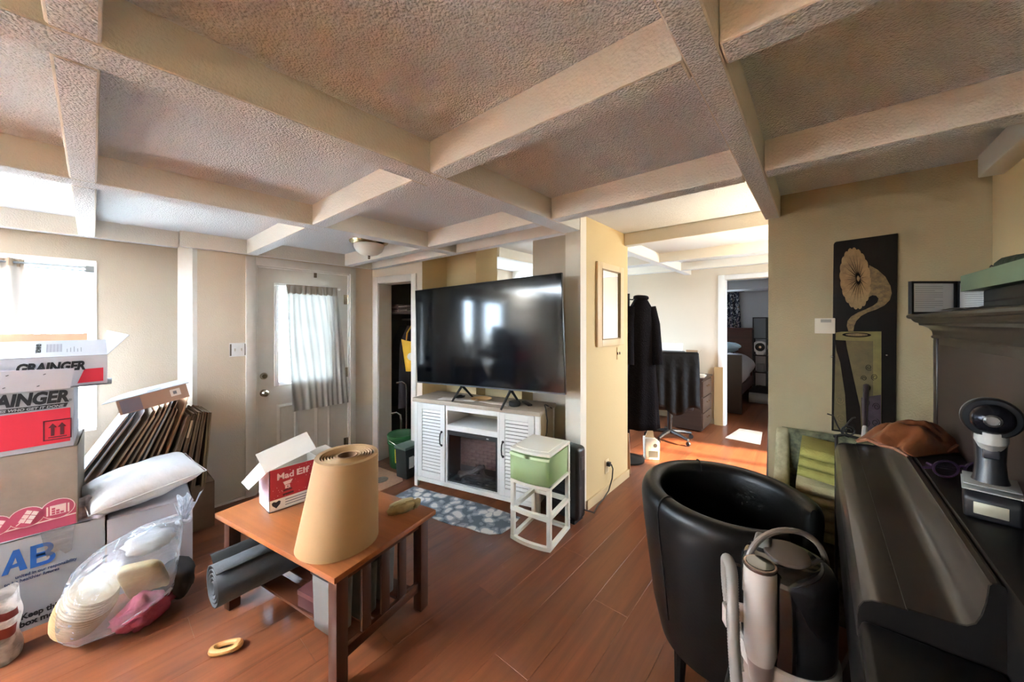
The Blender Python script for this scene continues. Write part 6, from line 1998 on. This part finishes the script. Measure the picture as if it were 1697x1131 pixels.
for s in (1, -1):
    MB().tube([(s * 0.10, 0, -0.12), (s * 0.135, -0.03, -0.30), (s * 0.145, -0.06, -0.52), (s * 0.15, -0.08, -0.72)], [0.060, 0.056, 0.052, 0.054], 12).obj('sleeve', M_COAT, ct)
MB().tube([(0.06 * math.cos(a), 0.05 * math.sin(a) - 0.01, -0.015 + 0.01 * math.sin(a)) for a in [k * PI / 7 for k in range(14)]], 0.022, 8, closed=True).obj('collar', M_COAT, ct)

oc = thing('office_chair', 'swivel office chair at the desk with a black jacket over its back', 'chair', (4.88, 1.47, 0), R(-62))
for k in range(5):
    a = k * 2 * PI / 5 + 0.3
    MB().tube([(0, 0, 0.11), (0.15 * math.cos(a), 0.15 * math.sin(a), 0.10), (0.29 * math.cos(a), 0.29 * math.sin(a), 0.075)], [0.030, 0.024, 0.018], 8).obj('base_arm', M_BLACK, oc)
    MB().lathe([(0, -0.012), (0.026, -0.012), (0.028, -0.006), (0.028, 0.006), (0.026, 0.012), (0, 0.012)], 14, M=Matrix.Translation((0.29 * math.cos(a), 0.29 * math.sin(a), 0.029)) @ Matrix.Rotation(a, 4, 'Z') @ Matrix.Rotation(R(90), 4, 'X')).obj('caster', M_BLACK, oc)
MB().cyl((0, 0, 0.09), (0, 0, 0.42), 0.028, n=14).obj('gas_lift', M_BLACK, oc)
MB().box(-0.24, 0.24, -0.22, 0.24, 0.42, 0.50).obj('seat', mat('office_fabric', '#1a191b', 0.9), oc, bevel=0.03, seg=3)
MB().prism([(-0.24, 0.48), (-0.20, 0.48), (-0.20, 1.10), (-0.225, 1.13), (-0.25, 1.10)], -0.235, 0.235, 'x').obj('backrest', MATS['office_fabric'], oc, bevel=0.012, seg=2)
for s in (-1, 1):
    MB().tube([(s * 0.25, -0.10, 0.46), (s * 0.27, -0.08, 0.60), (s * 0.27, -0.03, 0.68), (s * 0.27, 0.15, 0.69)], 0.018, 8).obj('arm', M_BLACK, oc)
jk = thing('black_jacket', 'black jacket draped over the back of the office chair', 'jacket', (4.88, 1.47, 0), R(-62))
def jf(u, v):
    # sheet over the chair back: u across, v from inside front over the top and down the rear
    w_ = 0.262 + 0.05 * max(0, v - 0.25)
    x = (u - .5) * 2 * w_ * (1 + 0.05 * math.sin(v * 5))
    if v < 0.2:
        y, z = -0.188, 0.90 + v / 0.2 * 0.24
    elif v < 0.28:
        t = (v - 0.2) / 0.08
        y, z = -0.188 - 0.075 * t, 1.14 + 0.012 * math.sin(t * PI)
    else:
        t = (v - 0.28) / 0.72
        y, z = -0.263 - 0.05 * t + 0.018 * math.sin(u * 26) * t, 1.14 - 0.70 * t * (1 - 0.08 * math.sin(u * 9))
    return (x, y, z)
solid(MB().grid(jf, 40, 26).obj('cloth', mat('jacket_satin', '#0b0a0c', 0.6, spec=0.2, bump=(12, 0.5, 0.02)), jk, angle=180), 0.006, 1)

dk = thing('office_desk', 'dark brown office desk with a drawer pedestal against the back wall', 'desk', (5.42, 1.20, 0))
M_DESK = wood('dark_desk', '#2f2420', '#40312a', 0.4, 'Y', 4.0)
MB().box(0, 0.60, 0, 1.30, 0.72, 0.75).obj('desktop', M_DESK, dk, bevel=0.004)
MB().box(0.03, 0.58, 0.02, 0.40, 0.02, 0.72).obj('pedestal', M_DESK, dk, smooth=False)
MB().box(0.03, 0.58, 1.25, 1.28, 0.0, 0.72).obj('end_panel', M_DESK, dk, smooth=False)
MB().box(0.55, 0.57, 0.40, 1.25, 0.25, 0.72).obj('modesty_panel', M_DESK, dk, smooth=False)
for z0, z1 in ((0.05, 0.25), (0.265, 0.47), (0.485, 0.70)):
    d_ = MB().box(0.045, 0.565, 0.006, 0.021, z0, z1).obj('drawer', wood('drawer_front', '#4a3a30', '#5b483c', 0.45, 'X', 4.0), dk, bevel=0.003)
    MB().tube([(0.25, 0.006, (z0 + z1) / 2 + 0.03), (0.25, -0.012, (z0 + z1) / 2 + 0.03), (0.36, -0.012, (z0 + z1) / 2 + 0.03), (0.36, 0.006, (z0 + z1) / 2 + 0.03)], 0.005, 8).obj('handle', M_NICKEL, d_)
ps = thing('paper_stack', 'untidy stack of papers on the right end of the office desk', 'paper', (5.60, 1.30, 0.7505), R(-90))
for k in range(7):
    MB().box(-0.08, 0.08, -0.13, 0.05, 0.006 * k + 0.0005, 0.006 * k + 0.0055).obj('sheet', mat('desk_paper', '#cfc6b4', 0.8), ps, (random.uniform(-.02, .02), random.uniform(-.02, .02), 0), (0, 0, random.uniform(-.25, .25)), smooth=False)
cbx = thing('small_desk_carton', 'open kraft cardboard box with upright flaps on the office desk', 'box', (5.66, 1.47, 0.7505), R(-80))
w, d, h = 0.15, 0.20, 0.30
MB().box(0, w, 0, 0.004, 0, h).box(0, w, d - 0.004, d, 0, h).box(0, 0.004, 0, d, 0, h).box(w - 0.004, w, 0, d, 0, h).box(0, w, 0, d, 0, 0.004).obj('body', mat('pale_carton', '#b39c7f', 0.8), cbx, smooth=False, merge=False)
MB().box(0, w, -0.002, 0.001, 0, 0.09).obj('flap', mat('pale_carton', '#b39c7f', 0.8), cbx, (0, 0.002, h), (R(35), 0, 0), smooth=False)
MB().box(-0.001, 0.002, 0, d, 0, 0.09).obj('flap', mat('pale_carton', '#b39c7f', 0.8), cbx, (w, 0, h), (0, R(30), 0), smooth=False)
prt = thing('desk_printer', 'black printer with raised white paper trays on the office desk', 'printer', (5.66, 1.70, 0.7505), R(-85))
MB().box(-0.19, 0.19, -0.14, 0.16, 0, 0.34).obj('case', M_BLACK, prt, bevel=0.02)
MB().box(-0.15, 0.15, -0.004, 0.002, 0, 0.13).obj('paper_tray', M_BRIGHT, prt, (0, 0.13, 0.33), (R(-24), 0, 0), smooth=False)
MB().box(-0.19, 0.0, -0.003, 0.003, 0, 0.09).obj('side_flap', M_BRIGHT, prt, (-0.10, 0.0, 0.33), (0, R(-35), 0), smooth=False)
o = MB().box(-0.006, 0.006, 0, 0.115, 0, 0.86).obj('tan_board', mat('tan_fibreboard', '#b2986f', 0.8))
o.location = (6.018, 1.065, 0)
o.rotation_euler = (0, R(0.5), 0)
tag(o, 'narrow tan board leaning by the bedroom door casing', 'board')
o = MB().box(0, 0.012, 0, 0.30, 0, 0.42).obj('cardboard_sheet', M_KRAFT, bevel=0.001)
o.location = (3.50, 1.43, 0)
o.rotation_euler = (0, R(-6), R(0))
tag(o, 'cardboard panel leaning on the end of the hall wall', 'cardboard')
gb_ = thing('snack_bag', 'white and grey printed grocery bag on the hall floor by the coat', 'bag', (4.06, 1.42, 0), R(-55))
MB().prism([(-0.075, 0), (0.075, 0), (0.08, 0.20), (0.03, 0.235), (-0.08, 0.24)], -0.05, 0.05, 'y').obj('sack', mat('bag_white', '#cbc2b4', 0.6, bump=(10, 0.5, 0.02)), gb_, bevel=0.008)
ink('printed_patch', [[(-0.04, 0.03), (0.06, 0.03), (0.06, 0.10), (-0.04, 0.10)]], mat('bag_print', '#5a564e', 0.6), gb_, -0.051)
ink('round_print', [arc(0.03, 0.16, 0.022, 0.022, 0, 340, 16)], mat('bag_print', '#5a564e', 0.6), gb_, -0.051)
MB().prism([(-0.07, 0.24), (-0.02, 0.36), (0.01, 0.35), (0.03, 0.235)], -0.012, 0.0, 'y').obj('paper_fold', mat('bag_paper', '#b79c78', 0.7), gb_, smooth=False)
o = MB().prism([(5.41, 0.93), (6.02, 0.855), (6.02, 0.585), (5.39, 0.545)], 0.0005, 0.004, 'z').obj('floor_cloth', mat('pale_floor_cloth', '#d3bfa6', 0.85, vary=('#f0e8dc', 2.5, 1.0)))
tag(o, 'pale cloth mat on the floor at the bedroom doorway', 'mat')

# ------------------------------------------------------------------ bedroom seen through the doorway
bd = thing('sleigh_bed', 'dark red wooden bed with high headboard in the far bedroom', 'bed', (6.95, 1.02, 0))
M_BED = wood('mahogany_bed', '#35120f', '#4a1c17', 0.4, 'Y', 4.0)
MB().box(0, 0.07, -0.06, 1.45, 0.0, 0.98).obj('footboard', mat('dark_footboard', '#1f1210', 0.5), bd, bevel=0.01)
MB().box(1.93, 2.0, 0.02, 1.45, 0.0, 1.40).obj('headboard', M_BED, bd, bevel=0.01)
MB().box(1.91, 2.02, 0.0, 1.47, 1.37, 1.41).obj('headboard_rail', M_BED, bd, bevel=0.01)
MB().box(0.07, 1.93, 0.0, 0.05, 0.25, 0.42).obj('side_rail', M_BED, bd, smooth=False)
MB().box(0.07, 1.93, 0.05, 1.40, 0.30, 0.62).obj('mattress', mat('mattress_grey', '#8b8c92', 0.9), bd, bevel=0.03)
dv = thing('white_duvet', 'white duvet bulging over the side of the far bed', 'bedding', (6.95, 1.02, 0))
def df(u, v):
    x = 0.12 + 1.25 * u
    a = v * PI * 0.9
    return (x, 0.25 - 0.36 * math.sin(a) * (0.85 + 0.15 * math.sin(u * 7)) + 0.02 * noise((u * 5, v * 5, 1)), 0.665 + 0.29 * math.cos(a) * (0.9 + 0.1 * math.sin(u * 5)) + 0.02 * math.sin(u * 14))
MB().grid(df, 26, 16).obj('cloth', mat('duvet_white', '#b9bac4', 0.9, bump=(8, 0.6, 0.03)), dv, angle=180)
lump('blue_pillow', 'pale blue crumpled pillow on top of the far bed', 'pillow', (8.35, 1.50, 1.02), (0, 0, R(80)), 0.33, 0.20, 0.11, mat('pale_blue_cotton', '#9db4c4', 0.9), 0.22, 2.2, 4)
lump('bed_blankets', 'heap of grey bedding below the pale blue pillow', 'bedding', (8.25, 1.62, 0.74), (0, 0, 0), 0.55, 0.50, 0.22, mat('bedding_grey', '#8b8f99', 0.9), 0.2, 2.0, 7)
sh = thing('shelf_tower', 'tall black open shelf tower with a shaded lamp top beside the far bed', 'shelf', (8.92, 0.79, 0))
for x in (0, 0.225):
    for y in (0, 0.225):
        MB().box(x, x + 0.022, y, y + 0.022, 0, 1.63).obj('post', M_BLACK, sh, smooth=False)
for z in (0.10, 0.48, 0.83, 1.18, 1.61):
    MB().box(0, 0.247, 0, 0.247, z, z + 0.02).obj('shelf_board', M_BLACK, sh, smooth=False)
MB().box(0.018, 0.229, 0.018, 0.229, 1.20, 1.61).obj('lamp_shade', mat('grey_shade', '#77797d', 0.8), sh, smooth=False)
fn = thing('round_fan', 'small white round fan on the black shelf tower', 'fan', (9.02, 0.92, 0.8505), R(-80))
MF = Matrix.Translation((0, 0, 0.16)) @ Matrix.Rotation(R(90), 4, 'X')
MB().tube([(0.11 * math.cos(a), 0, 0.16 + 0.11 * math.sin(a)) for a in [k * PI / 14 for k in range(28)]], 0.026, 10, closed=True).obj('cage_ring', M_BRIGHT, fn)
MB().lathe([(0, 0.022), (0.075, 0.02), (0.09, 0.0), (0, -0.02)], 28, M=MF).obj('dark_grille', M_BLACK, fn)
MB().lathe([(0, 0.03), (0.025, 0.028), (0.028, 0.018)], 16, M=MF).obj('hub', M_CHROME, fn)
MB().box(-0.06, 0.06, -0.05, 0.05, 0, 0.06).obj('foot', M_BRIGHT, fn, bevel=0.01)
o = MB().box(0, 0.15, 0, 0.12, 0, 0.16).obj('small_box', mat('grey_box', '#8a8b8c', 0.7), bevel=0.004)
o.location = (8.96, 0.85, 0.5005)
tag(o, 'small grey box on a lower board of the black shelf tower', 'box')
ro = MB().cyl((8.15, 0.60, 0.095), (8.15, 1.00, 0.095), 0.095, n=24).obj('white_roll', mat('white_bundle', '#8f8b88', 0.9, bump=(20, 0.5, 0.01)))
tag(ro, 'grey white rolled bundle on the bedroom floor before the shelf tower', 'roll')
lump('dark_clothes_heap', 'dark heap of clothes on the bedroom floor behind the rolled bundle', 'clothes', (8.55, 0.80, 0.12), (0, 0, 0), 0.22, 0.26, 0.15, mat('dark_heap', '#1f1a1b', 0.95), 0.3, 2.2, 11)
M_NAVY_F = mat('navy_floral', '#20283a', 0.85)
N, L, b = nodes(M_NAVY_F)
tc = N.new('ShaderNodeTexCoord')
nz = N.new('ShaderNodeTexNoise')
nz.inputs['Scale'].default_value = 9
nz.inputs['Detail'].default_value = 2
nz.inputs['Distortion'].default_value = 2.5
cr = N.new('ShaderNodeValToRGB')
cr.color_ramp.interpolation = 'CONSTANT'
cr.color_ramp.elements[0].color = lin('#1e2637')
cr.color_ramp.elements[1].position = 0.56
cr.color_ramp.elements[1].color = lin('#a9adb4')
e = cr.color_ramp.elements.new(0.63)
e.color = lin('#6d5d4c')
L.new(tc.outputs['Object'], nz.inputs['Vector'])
L.new(nz.outputs['Fac'], cr.inputs[0])
L.new(cr.outputs[0], b.inputs['Base Color'])
nc = thing('floral_curtain', 'navy curtain with pale flowers on the far bedroom wall', 'curtain', (9.22, 1.72, 2.19), R(-90))
MB().grid(lambda u, v: (u * (0.40 + 0.07 * v), -0.03 * math.sin(u * 22) - 0.01, -1.3 * v), 40, 8).obj('cloth', M_NAVY_F, nc, angle=180)
MB().cyl((-0.1, 0.0, 0.005), (0.5, 0.0, 0.005), 0.008, n=10).obj('rod', M_BLACK, nc)

# ------------------------------------------------------------------ kitchen glimpse and the tree outdoors
random.seed(3)
te = thing('garden_tree', 'pale leafy tree outside the front window', 'tree', (-0.55, 7.2, -0.6))
M_BARK = mat('pale_bark', '#2c2f33', 0.9)
MB().tube([(0, 0, 0), (0.03, 0, 0.9), (-0.02, 0.05, 1.8), (0.05, 0, 2.7), (0.02, 0, 3.4)], [0.10, 0.085, 0.07, 0.05, 0.03], 10).obj('trunk', M_BARK, te)
b = MB()
lf = MB()
for k in range(26):
    z = 1.2 + 2.1 * random.random()
    a = random.random() * 2 * PI
    l = 0.5 + 0.5 * random.random()
    e_ = Vector((l * math.cos(a), l * math.sin(a) * 0.7, z + 0.25 * random.random()))
    s_ = Vector((0.0, 0, z - 0.1))
    b.tube([s_, s_.lerp(e_, 0.5) + Vector((0, 0, 0.06)), e_], [0.022, 0.014, 0.006], 6)
    for j in range(22):
        c_ = s_.lerp(e_, 0.35 + 0.65 * random.random()) + Vector((random.gauss(0, .10), random.gauss(0, .10), random.gauss(0, .08)))
        d1 = Vector((random.gauss(0, 1), random.gauss(0, 1), random.gauss(0, 1))).normalized() * 0.045
        d2 = d1.orthogonal().normalized() * 0.022
        lf.add([c_ - d1, c_ + d2, c_ + d1, c_ - d2], [(0, 1, 2, 3)])
b.obj('branches', M_BARK, te, merge=False)
lv = lf.obj('foliage', mat('pale_leaf', '#28323a', 0.9), te, smooth=False, merge=False)
lv['kind'] = 'stuff'
